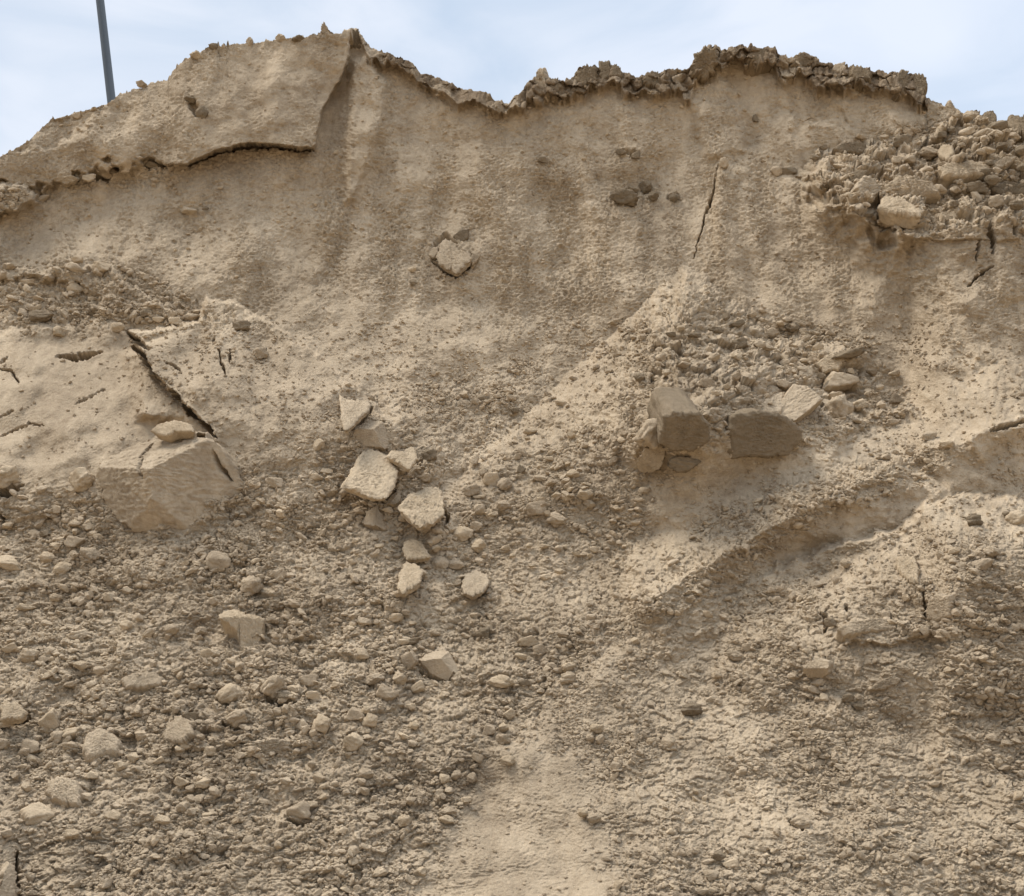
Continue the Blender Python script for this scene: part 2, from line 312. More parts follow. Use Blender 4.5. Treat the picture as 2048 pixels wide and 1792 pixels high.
rough([(1370, 560), (1450, 590), (1740, 700), (1830, 830), (1640, 900), (1300, 900), (1180, 720)], .72, 60)
rough([(1376, 525), (1420, 560), (1440, 590), (1320, 590)], .14, 30)
rough([(1640, 300), (1900, 230), (2400, 240), (2400, 440), (1830, 470), (1660, 400)], .85, 30)
rough([(-1600, 530), (230, 528), (420, 610), (560, 660), (420, 650), (200, 650), (-1600, 650)], .8, 26)
rough([(-1600, 675), (60, 672), (240, 680), (300, 760), (410, 870), (200, 960), (-1600, 940)], .06, 40)
rough([(640, 420), (1000, 360), (1260, 380), (1300, 560), (1000, 640), (640, 560)], .3, 120)
rough([(-100, 385), (60, 378), (180, 352), (250, 326), (345, 330), (350, 380), (200, 372), (80, 400), (-100, 440)], .75, 16)
rough([(710, 90), (700, 290), (640, 290), (430, 290), (330, 190), (400, 120)], .09, 40)
RG = np.clip(RG, 0, 1)

# distances for the vector of the fine relief
def to_world(PXa, PYa, Ya):
    v = (896 - PYa) / F; u = (PXa - 1024) / F; k = Ya / (CP - v * SP)
    return np.stack([u * k, Ya, CAM[2] + (SP + v * CP) * k], -1)
P0 = to_world(PX, PY, BASE - D)
def normals(P):
    a = np.gradient(P, axis=1); b = np.gradient(P, axis=0); n = np.cross(a, b)
    n /= np.linalg.norm(n, axis=-1, keepdims=True) + 1e-9
    return n
def blur(A, k):
    ker = np.ones(2 * k + 1) / (2 * k + 1)
    A = np.apply_along_axis(lambda v: np.convolve(np.pad(v, k, 'edge'), ker, 'valid'), 0, A)
    return np.apply_along_axis(lambda v: np.convolve(np.pad(v, k, 'edge'), ker, 'valid'), 1, A)
Nn = normals(P0)
Nn = np.stack([blur(Nn[..., k], 4) for k in range(3)], -1); Nn /= np.linalg.norm(Nn, axis=-1, keepdims=True) + 1e-9
ux = XW + .03 * perlin(XW * 9, SW * 9, 61); us = SW + .03 * perlin(XW * 9, SW * 9, 62)
patch = np.clip(.5 + .9 * fbm(XW * 1.3, SW * 1.3, 63, 3), 0, 1)
r1 = np.clip((RG - .25) / .7, 0, 1) * (.35 + .9 * patch)
H = .050 * r1 * rubble(ux * 4.2, us * 5.6, 64) + .030 * r1 * rubble(ux * 9, us * 11, 65)
H += (.010 + .018 * RG) * np.clip(RG * 1.6 + .18, 0, 1) * rubble(ux * 19, us * 24, 66)
H += (.003 + .013 * RG) * rubble(ux * 38, us * 52, 67) * (.5 + .7 * patch)
H += np.clip(RG - .1, 0, 1) * .020 * lumps(XW * 15, SW * 17, 68, .35) * (patch > .35)
streak = np.clip(.5 + 1.1 * fbm(XW * 3.2 + .3 * SW, SW * .55, 69, 3), 0, 1)
steep = sstep(800, 560, PY)
H += steep * np.clip(RG / .17, .25, 1.3) * (.30 + streak) * (.012 * rubble(XW * 24, SW * 38, 70) + .012 * fbm(XW * 21, SW * 33, 98, 3, .6) + .007 * lumps(XW * 20, SW * 26, 71, .5))
H += steep * -.015 * lumps(XW * 13, SW * 17, 93, .13) + steep * .013 * perlin(XW * 6, SW * .8, 72) + steep * .035 * perlin(XW * 2.4, SW * .5, 73)
tong = np.clip(1 - np.abs(RG - .12) / .1, 0, 1) * sstep(1400, 1600, PY)
H += sstep(1150, 1400, PY) * sstep(.5, .3, RG) * .006 * fbm(XW * 17 + 1.6 * perlin(XW * 5, SW * 8, 94), SW * 52 + 3.5 * perlin(XW * 4, SW * 9, 95), 74, 2) * np.clip(.6 + 1.2 * perlin(XW * 3, SW * 4, 96), 0, 1.4) 
H += .005 * fbm(XW * 52, SW * 64, 75, 2) * (.5 + RG)
H += SHELF * (.16 * rubble(ux * 2.4, us * 4.4, 91) + .08 * rubble(ux * 6, us * 10, 92))
HEAP = np.zeros_like(H); hp_ = [(1370, 600), (1470, 610), (1600, 660), (1740, 700), (1800, 780), (1820, 830), (1640, 850), (1300, 800), (1260, 740)]
m_, x_, y_ = region(hp_, 2); HEAP[m_] = sstep(-20, 30, polysdf(x_, y_, hp_))
H += HEAP * (.09 * rubble(ux * 3, us * 4.4, 101) + .05 * rubble(ux * 7, us * 10, 102))
H += LIP * .03 * fbm(XW * 9, SW * 6, 76, 3)
H -= CR
DIR = Nn * .45 + np.array([0, -.62, .10]); DIR /= np.linalg.norm(DIR, axis=-1, keepdims=True)
P = P0 + DIR * H[..., None]
# back of the bank, falling away behind the crest
top = P[-1]
k = (np.arange(1, NB + 1) / NB)[:, None] ** 1.6
yb = top[None, :, 1] + k * 15
drop = np.clip(k * 15 - .25, 0, None) * .68 + .02
zb = top[None, :, 2] - drop + .06 * fbm(top[None, :, 0] * 1.2 + 0 * k, yb * 1.2, 88, 3) * np.clip(k * 12, 0, 1)
zb = np.minimum(zb, top[None, :, 2] - .015 * k * 40 * (k < .1)); xb = top[None, :, 0] + 0 * k
B = np.stack([xb, yb, np.maximum(zb, -.05)], -1)
V = np.concatenate([P, B], 0)
NRT = NR + NB

def grid_mesh(name, V, attrs=None):
    nr, nc = V.shape[:2]
    idx = np.arange(nr * nc, dtype=np.int32).reshape(nr, nc)
    q = np.stack([idx[:-1, :-1], idx[:-1, 1:], idx[1:, 1:], idx[1:, :-1]], -1).reshape(-1)
    me = bpy.data.meshes.new(name)
    me.vertices.add(nr * nc); me.vertices.foreach_set('co', V.reshape(-1).astype(np.float32))
    nf = len(q) // 4
    me.loops.add(nf * 4); me.loops.foreach_set('vertex_index', q)
    me.polygons.add(nf); me.polygons.foreach_set('loop_start', np.arange(0, nf * 4, 4, dtype=np.int32))
    me.polygons.foreach_set('use_smooth', np.ones(nf, bool))
    for an, a in (attrs or {}).items():
        at_ = me.attributes.new(an, 'FLOAT', 'POINT'); at_.data.foreach_set('value', a.reshape(-1).astype(np.float32))
    me.update(calc_edges=True); return me

# ------------------------------------------------------------------ materials
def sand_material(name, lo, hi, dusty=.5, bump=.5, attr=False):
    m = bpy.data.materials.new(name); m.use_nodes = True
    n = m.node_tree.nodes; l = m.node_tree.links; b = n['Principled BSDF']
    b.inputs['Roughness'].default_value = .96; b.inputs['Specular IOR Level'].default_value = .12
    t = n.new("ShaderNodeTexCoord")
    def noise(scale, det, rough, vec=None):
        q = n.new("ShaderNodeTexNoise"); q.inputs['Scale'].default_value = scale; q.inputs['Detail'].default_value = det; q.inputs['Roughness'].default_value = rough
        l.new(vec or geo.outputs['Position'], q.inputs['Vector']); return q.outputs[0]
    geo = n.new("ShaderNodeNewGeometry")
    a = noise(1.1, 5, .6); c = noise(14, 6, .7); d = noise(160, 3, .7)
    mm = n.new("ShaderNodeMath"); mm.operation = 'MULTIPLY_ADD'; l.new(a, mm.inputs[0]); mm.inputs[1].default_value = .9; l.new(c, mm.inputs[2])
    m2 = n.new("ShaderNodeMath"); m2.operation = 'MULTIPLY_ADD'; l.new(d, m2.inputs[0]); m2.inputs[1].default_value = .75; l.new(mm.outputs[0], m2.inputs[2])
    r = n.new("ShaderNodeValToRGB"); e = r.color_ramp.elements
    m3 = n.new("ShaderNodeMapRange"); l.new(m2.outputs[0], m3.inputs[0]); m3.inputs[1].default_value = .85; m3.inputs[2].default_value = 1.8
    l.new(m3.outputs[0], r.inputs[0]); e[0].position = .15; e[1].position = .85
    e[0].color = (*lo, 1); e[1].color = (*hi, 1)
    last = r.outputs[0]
    if attr:   # darker sand, by an attribute of the mesh
        at_ = n.new("ShaderNodeAttribute"); at_.attribute_name = 'darkened'
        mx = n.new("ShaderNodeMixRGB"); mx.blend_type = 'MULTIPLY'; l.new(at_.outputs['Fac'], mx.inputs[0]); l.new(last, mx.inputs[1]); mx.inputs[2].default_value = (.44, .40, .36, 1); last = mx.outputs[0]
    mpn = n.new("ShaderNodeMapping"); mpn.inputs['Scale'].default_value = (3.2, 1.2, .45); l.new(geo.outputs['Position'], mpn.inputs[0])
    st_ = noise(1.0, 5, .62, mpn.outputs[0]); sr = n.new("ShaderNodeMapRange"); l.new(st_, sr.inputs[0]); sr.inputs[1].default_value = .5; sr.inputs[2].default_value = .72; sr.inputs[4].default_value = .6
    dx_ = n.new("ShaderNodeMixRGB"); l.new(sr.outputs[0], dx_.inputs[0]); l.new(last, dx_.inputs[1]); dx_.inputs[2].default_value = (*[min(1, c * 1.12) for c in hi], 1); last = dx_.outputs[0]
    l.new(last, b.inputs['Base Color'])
    bp = n.new("ShaderNodeBump"); bp.inputs['Strength'].default_value = bump; bp.inputs['Distance'].default_value = .02
    g1 = noise(48, 6, .78)
    l.new(g1, bp.inputs['Height']); l.new(bp.outputs[0], b.inputs['Normal'])
    return m
LO, HI = (.285, .213, .139), (.555, .437, .300)
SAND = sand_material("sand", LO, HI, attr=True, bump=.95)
PALE_LIT = sand_material("pale_lit_sand", (.31, .232, .148), (.56, .438, .295), bump=.8)  # lit look of pale clods put into the colour; some crumbs share it
DARK = sand_material("dark_sand", (.15, .112, .070), (.265, .202, .132), bump=.8)  # darker tone, for damp broken block faces and dark clods

CRUST = sand_material("dark_crust", (.14, .102, .062), (.27, .20, .125), bump=.8)  # darker tone for the crust blocks on the crest

def tag(o, label=None, cat=None, group=None, kind=None):
    if label: o['label'] = label
    if cat: o['category'] = cat
    if group: o['group'] = group
    o['kind'] = kind or 'thing'
    return o

darkened = np.zeros((NRT, NC), np.float32); darkened[:NR] = np.clip(LIP * (.95 + .3 * fbm(XW * 3, SW * 3, 90, 3)), 0, 1) * sstep(700, 760, PX); sub_ = np.exp(-np.clip(below - band, 0, None) / 14) * (band > 3) * np.clip(.35 + .9 * fbm(XW * 5, SW * 1.5, 103, 3), 0, 1) * .8 * sstep(715, 760, PX); darkened[:NR] = np.maximum(darkened[:NR], np.where(below > band * .6, sub_, 0)); darkened[NR:] = darkened[NR - 1]  # darker along the crest lip, fading unevenly below it
me = grid_mesh("sand_hill", V, {'darkened': darkened}); me.materials.append(SAND)
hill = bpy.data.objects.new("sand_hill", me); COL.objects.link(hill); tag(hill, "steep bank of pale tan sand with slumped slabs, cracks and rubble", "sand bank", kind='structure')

gm = bpy.data.meshes.new("ground")
s = 2500
gv = [(-s, -s, 0), (s, -s, 0), (s, s, 0), (-s, s, 0)]
gm.from_pydata(gv, [], [(0, 1, 2, 3)]); gm.materials.append(SAND)
g = bpy.data.objects.new("ground", gm); COL.objects.link(g); tag(g, "flat sandy ground round the foot of the bank", "ground", kind='structure')

# ------------------------------------------------------------------ clods, slabs and crust blocks
def surf(px, py, pc=35):
    """point and smooth normal of the finished bank under a picture point"""
    j = int(np.clip(np.searchsorted(colx, px), 1, NC - 2))
    i = int(np.argmin(np.abs(PY[:, j] - py)))
    a, b = max(i - 6, 0), min(i + 7, NR); c, d = max(j - 6, 0), min(j + 7, NC)
    p = V[a:b, c:d].reshape(-1, 3); n = Nn[a:b, c:d].reshape(-1, 3).mean(0)
    y = np.percentile(p[:, 1], pc)
    return at(px, py, y), n / np.linalg.norm(n), y / F * 1.0
def noise3(q, f, seed):
    return (perlin(q[:, 0] * f + q[:, 2] * f * .83, q[:, 1] * f - q[:, 2] * f * .41, seed) + perlin(q[:, 1] * f + 9.1, q[:, 2] * f + q[:, 0] * f * .37, seed + 3)) * .6
_ico = {}
def ico(sub):
    if sub not in _ico:
        bm = bmesh.new(); bmesh.ops.create_icosphere(bm, subdivisions=sub, radius=1.0)
        v = np.array([x.co[:] for x in bm.verts]); f = np.array([[q.index for q in p.verts] for p in bm.faces]); bm.free(); _ico[sub] = (v / np.linalg.norm(v, axis=1, keepdims=True), f)
    return _ico[sub]
def chunk_verts(rg, sub, planes, soft, rough_, planes2=0):
    """a lump cut by random planes, knocked off at the edges and pitted"""
    v, f = ico(sub)
    n = np.concatenate([np.eye(3), -np.eye(3)]) + rg.normal(size=(6, 3)) * .33; o = .42 + .4 * rg.random(6)
    e = rg.normal(size=(planes, 3)); n = np.concatenate([n, e]); n /= np.linalg.norm(n, axis=1, keepdims=True); o = np.concatenate([o, .6 + .4 * rg.random(planes)])
    n = n @ np.linalg.qr(rg.normal(size=(3, 3)))[0]
    if planes2:
        n2 = rg.normal(size=(planes2, 3)); n2 /= np.linalg.norm(n2, axis=1, keepdims=True); n = np.concatenate([n, n2]); o = np.concatenate([o, .74 + .26 * rg.random(planes2)])
    dd = v @ n.T; r = np.where(dd > .05, o[None] / np.maximum(dd, .05), 9.0)
    r = np.minimum(r, 1.6); k = soft
    rr = -np.log(np.exp(-k * r).sum(1)) / k
    q = v * rr[:, None]
    s = int(rg.integers(0, 900))
    if rough_ > 0:
        q = q * (1 + rough_ * (noise3(q, 1.9, s) * .8 + noise3(q, 5.0, s + 9) * .6 - np.abs(noise3(q, 3.3, s + 4)) * .6 + noise3(q, 11.0, s + 17) * .5 + noise3(q, 23.0, s + 23) * .36 - np.clip(noise3(q, 7.5, s + 31) - .25, 0, 1) * 1.3))[:, None]
    q -= q.mean(0); q /= np.abs(q).max(0)
    return q, f
def tri_mesh(name, v, f, mat, smooth=True):
    m = bpy.data.meshes.new(name); m.vertices.add(len(v)); m.vertices.foreach_set('co', np.asarray(v, np.float32).reshape(-1))
    m.loops.add(f.size); m.loops.foreach_set('vertex_index', f.reshape(-1).astype(np.int32))
    m.polygons.add(len(f)); m.polygons.foreach_set('loop_start', np.arange(0, f.size, f.shape[1], dtype=np.int32))
    m.polygons.foreach_set('use_smooth', np.full(len(f), smooth)); m.update(calc_edges=True); m.validate()
    if mat: m.materials.append(mat)
    return m
MATS = {'s': SAND, 'p': PALE_LIT, 'd': DARK, 'k': CRUST}
LIB = {}
for kind, pl, so, ro in (('a', 2, 70, .15), ('r', 6, 40, .18), ('c', 4, 50, .26)):
    for tone in 'spd':
        LIB[kind + tone] = []
    for v_ in range(9):
        q, f = chunk_verts(np.random.default_rng(100 + v_ + ord(kind) * 7), 4, pl, so, ro, 30)
        for tone in 'spd':
            LIB[kind + tone].append(tri_mesh("sand_clod", q, f, MATS[tone]))
def rock(px, py, w, h, kind, label, cat="sand clod", name="sand_clod", group=None, rot=None, out=.22, deep=None, seed=None):
    """kind = shape letter (a angular, r rounded, c crumbly) + tone letter (s sand, p pale, d dark)"""
    rg = np.random.default_rng(int(px * 7 + py * 131) if seed is None else seed)
    small = max(w, h) < 30 and py > 250; p, n, m = surf(px, py, 12 if small else 30)
    if small: out = max(out, .32)
    m = np.linalg.norm(p - CAM) / F
    W_, H_ = w * m / 2, h * m / 2; Dp = (deep or .8) * (W_ + H_) / 2
    o = bpy.data.objects.new(name, LIB[kind][rg.integers(0, 9)])
    o.location = p + np.array([0, -1, .15]) * Dp * out * 2
    a = R(rg.uniform(-16, 16)) if rot is None else R(rot)
    flip = [1, 1, 1]
    o.rotation_euler = (R(rg.uniform(-10, 10)), a, R(rg.uniform(-12, 12)) + (math.pi if rg.random() < .5 else 0))
    o.scale = (W_, Dp, H_)
    COL.objects.link(o); tag(o, label, cat, group); return o

def resample(pts, M, jit, seed):
    pts = np.asarray(pts, float); c = np.concatenate([pts, pts[:1]])
    sgl = np.linalg.norm(np.diff(c, axis=0), axis=1); cu = np.concatenate([[0], np.cumsum(sgl)])
    t = np.linspace(0, cu[-1], M, endpoint=False)
    q = np.stack([np.interp(t, cu, c[:, 0]), np.interp(t, cu, c[:, 1])], -1)
    per = cu[-1]; cc = q.mean(0); dirn = (q - cc) / (np.linalg.norm(q - cc, axis=1, keepdims=True) + 1e-9)
    x = t / per * 2 * np.pi; sz = math.sqrt(abs(np.ptp(pts[:, 0]) * np.ptp(pts[:, 1])))
    nz = fbm(np.cos(x) * 3 + seed, np.sin(x) * 3, seed % 97, 3) + .7 * fbm(np.cos(x) * 9 + seed, np.sin(x) * 9, seed % 89, 3)
    return q + dirn * (nz * jit * 1.7 * sz)[:, None]
PLATES = []
def plate(outline, thick, label, tilt=(0, 0), lift=0.0, facets=(), tone='s', name="sand_slab", cat="sand slab", edge=.3, nz=.05, jit=.03, dome=.0, bury=.25, cracks=(), M=120, K=28, group=None, out=.36):
    """a slab or block whose outline follows the picture, lying at the bank with its own thickness (metres)"""
    o_ = np.asarray(outline, float); cx, cy = o_.mean(0); sd_ = int(cx * 3 + cy * 17) % 900
    S, n0, _ = surf(cx, cy)
    n = n0 + tilt[0] * np.array([1, 0, 0]) + tilt[1] * np.array([0, 0, 1.0]); n /= np.linalg.norm(n)
    S = S + n * lift
    q = resample(o_, M, jit, sd_)
    ray = at(q[:, 0], q[:, 1], 1.0) - CAM
    tpar = ((S + n * thick * out - CAM) @ n) / (ray @ n)
    pts = CAM + ray * tpar[:, None]                      # outline of the upper face
    e1 = np.cross(np.array([0, 0, 1.0]), n); e1 /= np.linalg.norm(e1); e2 = np.cross(n, e1)
    C = pts.mean(0); uv = np.stack([(pts - C) @ e1, (pts - C) @ e2], -1); rad = math.sqrt(np.abs(uv).mean(0).prod()) * 1.6
    rr = np.concatenate([[.0], np.linspace(.06, 1, K)]); rows = []
    for r in rr:
        a = uv * r
        h = dome * rad * (1 - r * r) - edge * thick * r ** 14
        hh = np.full(M, h if not facets else .42 * rad)
        for fx, fy, off in facets:
            hh = np.minimum(hh, (off - fx * a[:, 0] / rad - fy * a[:, 1] / rad) * rad)
        q3 = np.stack([a[:, 0] / rad, a[:, 1] / rad, hh * 0], -1)
        g_ = noise3(q3, 2.2, sd_) * .3 + noise3(q3, 6, sd_ + 5) * .4 - np.abs(noise3(q3, 4, sd_ + 3)) * .4 + noise3(q3, 15, sd_ + 8) * .55 + noise3(q3, 30, sd_ + 11) * .45
        hh = hh + 1.6 * nz * rad * g_
        if len(cracks):
            X_ = cx + 0 * a[:, 0]
            pr = C + a[:, :1] * e1 + a[:, 1:] * e2 - CAM; k_ = pr[:, 1]; zz = pr[:, 2]
            fy_ = pr[:, 1] * CP + pr[:, 2] * SP; fz = -pr[:, 1] * SP + pr[:, 2] * CP
            gx = 1024 + F * pr[:, 0] / fy_; gy = 896 - F * fz / fy_
            for cp_, w_, dep in cracks:
                d_, al, _s = linedist(gx + 2.5 * perlin(gx / 9, gy / 9, 3), gy, cp_); hh = hh - dep * np.clip(1.4 - d_ / (w_ * (.4 + 2.2 * al * (1 - al))), 0, 1)
        rows.append(C + a[:, :1] * e1 + a[:, 1:] * e2 + hh[:, None] * n)
    last = rows[-1]
    dep_ = thick + bury; lsm = sum(np.roll(last, k_, 0) for k_ in range(-5, 6)) / 11
    for dn in np.linspace(.02, 1, 13):
        lw = last + (lsm - last) * min(1, dn * 3); base_ = C + (lw - C) * (1 - .10 * dn) - n * (dn * dep_)
        q3 = (base_ - C) / rad
        wob = noise3(q3, 2.5, sd_ + 2) * .06 + noise3(q3, 7, sd_ + 4) * .05 + noise3(q3, 17, sd_ + 6) * .035
        rows.append(base_ + (last - C) * (wob * min(1, dn * 6))[:, None])
    G = np.stack(rows)
    nr = len(rows); idx = np.arange(nr * M).reshape(nr, M); nx = np.roll(idx, -1, 1)
    f = np.stack([idx[:-1], idx[1:], nx[1:], nx[:-1]], -1).reshape(-1, 4)
    v = G.reshape(-1, 3); org = C - n * thick * .5
    m = tri_mesh(name, v - org, f, MATS[tone])
    bm = bmesh.new(); bm.from_mesh(m); bmesh.ops.remove_doubles(bm, verts=bm.verts, dist=1e-6)
    bm.verts.ensure_lookup_table(); be = [e for e in bm.edges if e.is_boundary]
    if be: bmesh.ops.holes_fill(bm, edges=be, sides=0)
    bmesh.ops.recalc_face_normals(bm, faces=bm.faces); bm.to_mesh(m); bm.free()
    o = bpy.data.objects.new(name, m); o.location = org; COL.objects.link(o)
    PLATES.append((cx, cy, .42 * math.sqrt(np.ptp(o_[:, 0]) * np.ptp(o_[:, 1])))); tag(o, label, cat, group); return o

# --- the slanting pole behind the bank
def pole():
    a = at(224.5, 215, 13.2); b = at(200, 0, 13.2); d = (b - a) / np.linalg.norm(b - a)
    L0 = a - d * 7.2; L1 = b + d * 2.6; ln = np.linalg.norm(L1 - L0)
    m = bpy.data.materials.new("grey_metal"); m.use_nodes = True; n = m.node_tree.nodes; l = m.node_tree.links; bs = n['Principled BSDF']
    bs.inputs['Metallic'].default_value = .35; bs.inputs['Roughness'].default_value = .5
    tx = n.new("ShaderNodeTexNoise"); tx.inputs['Scale'].default_value = 9; tx.inputs['Detail'].default_value = 5; cr = n.new("ShaderNodeValToRGB")
    cr.color_ramp.elements[0].color = (.05, .058, .066, 1); cr.color_ramp.elements[1].color = (.11, .125, .138, 1); l.new(tx.outputs[0], cr.inputs[0]); l.new(cr.outputs[0], bs.inputs['Base Color'])
    bm = bmesh.new(); segs = 28; rings = []
    for z, r in ((0, .068), (ln * .5, .062), (ln * .985, .055), (ln * .99, .06), (ln, .058)):
        rings.append([bm.verts.new((r * math.cos(2 * math.pi * k / segs), r * math.sin(2 * math.pi * k / segs), z)) for k in range(segs)])
    for p_, q_ in zip(rings, rings[1:]):
        for k in range(segs): bm.faces.new((p_[k], p_[(k + 1) % segs], q_[(k + 1) % segs], q_[k])).smooth = True
    bm.faces.new(rings[-1]); bm.faces.new(rings[0][::-1])
    me = bpy.data.meshes.new("metal_pole"); bm.to_mesh(me); bm.free(); me.materials.append(m)
    o = bpy.data.objects.new("metal_pole", me); COL.objects.link(o); o.location = L0
    o.rotation_euler = Vector(d).to_track_quat('Z', 'Y').to_euler()
    tag(o, "slanting dark grey metal pole rising behind the left slope of the bank", "pole")
pole()

# --- slabs and blocks with an outline of their own
B_ = dict(name="sand_block", cat="sand block")
plate([(190, 905), (240, 868), (275, 852), (300, 856), (345, 842), (385, 848), (402, 872), (425, 905), (447, 945), (436, 966), (410, 985), (384, 1030), (376, 1052), (340, 1066), (270, 1062), (232, 1040), (205, 1012), (188, 960)], .30,
      "largest moist sand block, cracked across its front, slumped at left with rubble at its foot", tilt=(-.05, -.30), lift=.0, out=.8, dome=.0, facets=((-.28, -.20, .22), (.85, -.10, .27), (-.12, .95, .27), (.2, -.8, .5)), nz=.028, edge=.2, jit=.02, bury=.4,
      cracks=(([(277, 873), (274, 895), (270, 912)], 2.6, .12), ([(280, 916), (286, 938), (296, 962)], 3.2, .15), ([(404, 893), (410, 920), (425, 942)], 3.4, .15), ([(330, 874), (352, 858), (372, 856), (388, 862)], 4.5, .12)), M=190, K=60, **B_)
plate([(298, 860), (318, 845), (352, 838), (384, 848), (386, 862), (350, 862), (330, 872)], .06, "thin pale crust flake lying on top of the largest cracked block", tilt=(0, .3), lift=.30, tone='p', nz=.03, jit=.02, bury=.03)
plate([(1326, 838), (1345, 824), (1400, 826), (1420, 852), (1422, 884), (1405, 896), (1390, 906), (1340, 902), (1318, 890)], .20, "smaller of two sand blocks with a dark moist broken face, left one", tilt=(.0, -.48), lift=.0, tone='d', nz=.035, jit=.02, edge=.12, bury=.4, K=36, **B_)
plate([(1456, 858), (1468, 836), (1482, 826), (1520, 822), (1560, 826), (1580, 838), (1612, 862), (1600, 890), (1585, 910), (1540, 918), (1500, 914), (1468, 920), (1456, 908), (1462, 880)], .24, "larger of two sand blocks with a dark moist broken face, right one", tilt=(.0, -.48), lift=.0, tone='d', nz=.03, jit=.02, edge=.12, bury=.45, K=40, **B_)
rock(1298, 874, 74, 66, "cs", "rounded tan sand lump joined to the left of the smaller dark-faced block", cat="sand block", name="sand_block", out=.3)
plate([(1564, 806), (1580, 776), (1590, 764), (1612, 770), (1646, 782), (1642, 806), (1618, 826), (1596, 834), (1572, 824)], .22, "pyramid shaped sand block with a sharp ridge standing above the larger dark-faced block", tilt=(0, 0), facets=((-.7, .1, .38), (.55, .2, .40), (0, .7, .45)), nz=.03, jit=.015, bury=.3, K=34, **B_)
plate([(1500, 826), (1525, 800), (1568, 778), (1576, 800), (1566, 822), (1530, 832)], .14, "smooth sloping sand block between the larger dark face and the pyramid block", tilt=(-.25, .1), nz=.03, bury=.3, edge=.5, **B_)
rock(1356, 806, 84, 30, "cs", "low rounded sand block capping the smaller dark-faced block", cat="sand block", name="sand_block", out=-.25)
rock(1674, 768, 70, 44, "as", "angular block with a dark undercut, above right of the pyramid block", cat="sand block", name="sand_block", out=.2, rot=-6, seed=3)
rock(1674, 820, 58, 54, "cs", "rounded chunk split from the pyramid block by a dark gap on its right", cat="sand block", name="sand_block", out=.2, seed=5)
rock(1694, 711, 66, 22, "ad", "dark-edged flat slab tipped up at the top right of the rubble heap", cat="sand slab", name="sand_slab", out=.25, rot=-14, seed=8)
plate([(1598, 742), (1610, 728), (1626, 730), (1628, 748), (1612, 758), (1600, 756)], .10, "squarish sand chunk left of the tipped dark-edged slab on the heap", nz=.05, tilt=(-.1, -.1), bury=.2, **B_)
plate([(1628, 726), (1660, 706), (1690, 704), (1680, 736), (1650, 744)], .08, "broad pale slab lying under the tipped dark-edged slab", tone='p', nz=.04, tilt=(.05, .2), bury=.2)
# run of slabs in the middle
plate([(678, 786), (690, 796), (735, 798), (742, 806), (740, 816), (722, 832), (708, 846), (700, 854), (688, 858), (682, 836)], 0.05, "grey tilted slab with a black gap below it, topmost of the middle debris run", tilt=(-.1, .3), lift=0.09, tone='s', nz=.035, bury=0, jit=.02)
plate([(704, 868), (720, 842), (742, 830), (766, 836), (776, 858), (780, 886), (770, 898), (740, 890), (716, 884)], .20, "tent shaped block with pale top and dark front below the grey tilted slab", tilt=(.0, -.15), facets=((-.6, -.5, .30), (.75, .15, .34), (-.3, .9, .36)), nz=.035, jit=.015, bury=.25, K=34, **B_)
plate([(680, 972), (700, 940), (722, 902), (745, 894), (768, 902), (790, 918), (796, 940), (790, 966), (776, 990), (766, 996), (742, 992), (720, 980), (700, 976)], 0.06, "largest pale flat slab with black shadow along its lower edge, middle debris run", tilt=(-.08, .3), lift=0.13, tone='p', nz=.04, bury=0, jit=.015, K=34)
plate([(772, 912), (784, 900), (808, 900), (826, 890), (836, 905), (832, 922), (818, 938), (806, 930), (790, 918)], 0.045, "wedge shaped slab overlapping the upper right corner of the largest pale slab", tilt=(-.15, .3), lift=0.12, tone='p', nz=.04, bury=0)
plate([(800, 938), (822, 936), (836, 924), (838, 934), (822, 946)], .07, "thin splinter tucked under the wedge shaped slab", tilt=(0, .2), lift=.0, tone='s', nz=.04, bury=.1)
plate([(796, 1012), (812, 990), (838, 978), (866, 968), (884, 975), (890, 1008), (888, 1024), (872, 1040), (840, 1050), (816, 1030)], 0.06, "rough pale slab just below right of the largest pale slab", tilt=(-.1, .3), lift=0.08, tone='p', nz=.06, bury=0, jit=.02, K=34)
plate([(806, 1082), (826, 1076), (842, 1080), (852, 1096), (864, 1112), (840, 1116), (812, 1118), (805, 1102)], 0.045, "pale ribbed slab, upper one of two below the rough pale slab", tilt=(.05, .3), lift=0.06, tone='p', nz=.05, bury=0)
plate([(793, 1172), (800, 1138), (812, 1120), (836, 1128), (846, 1142), (842, 1160), (822, 1174), (806, 1184)], 0.05, "pale flat slab, lowest one of the middle debris run", tilt=(-.1, .3), lift=0.07, tone='p', nz=.04, bury=0)
plate([(922, 1172), (928, 1148), (950, 1138), (974, 1146), (980, 1162), (968, 1180), (948, 1190), (930, 1186)], 0.04, "half buried flat slab alone to the right of the lowest pale slab", tilt=(-.05, .3), lift=0.035, nz=.04, bury=0)
plate([(772, 1000), (786, 986), (802, 990), (802, 1006), (788, 1014), (774, 1010)], .08, "small wedge chunk between the largest pale slab and the rough pale slab", tilt=(-.2, .1), nz=.05, facets=((-.6, .2, .35),), bury=.12, **B_)
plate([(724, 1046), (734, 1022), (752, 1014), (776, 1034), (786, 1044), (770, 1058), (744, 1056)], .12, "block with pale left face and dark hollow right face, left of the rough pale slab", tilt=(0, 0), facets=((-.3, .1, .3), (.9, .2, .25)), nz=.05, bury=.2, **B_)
plate([(1278, 920), (1288, 898), (1306, 894), (1326, 906), (1324, 930), (1304, 938), (1284, 934)], .13, "pale squarish block below the smaller dark-faced block", tilt=(-.1, .1), nz=.05, facets=((.7, .2, .34),), bury=.25, **B_)
rock(1362, 930, 80, 40, "cd", "dark crumbling ledge right of the pale squarish block", cat="sand block", name="sand_block", out=.1, seed=9)
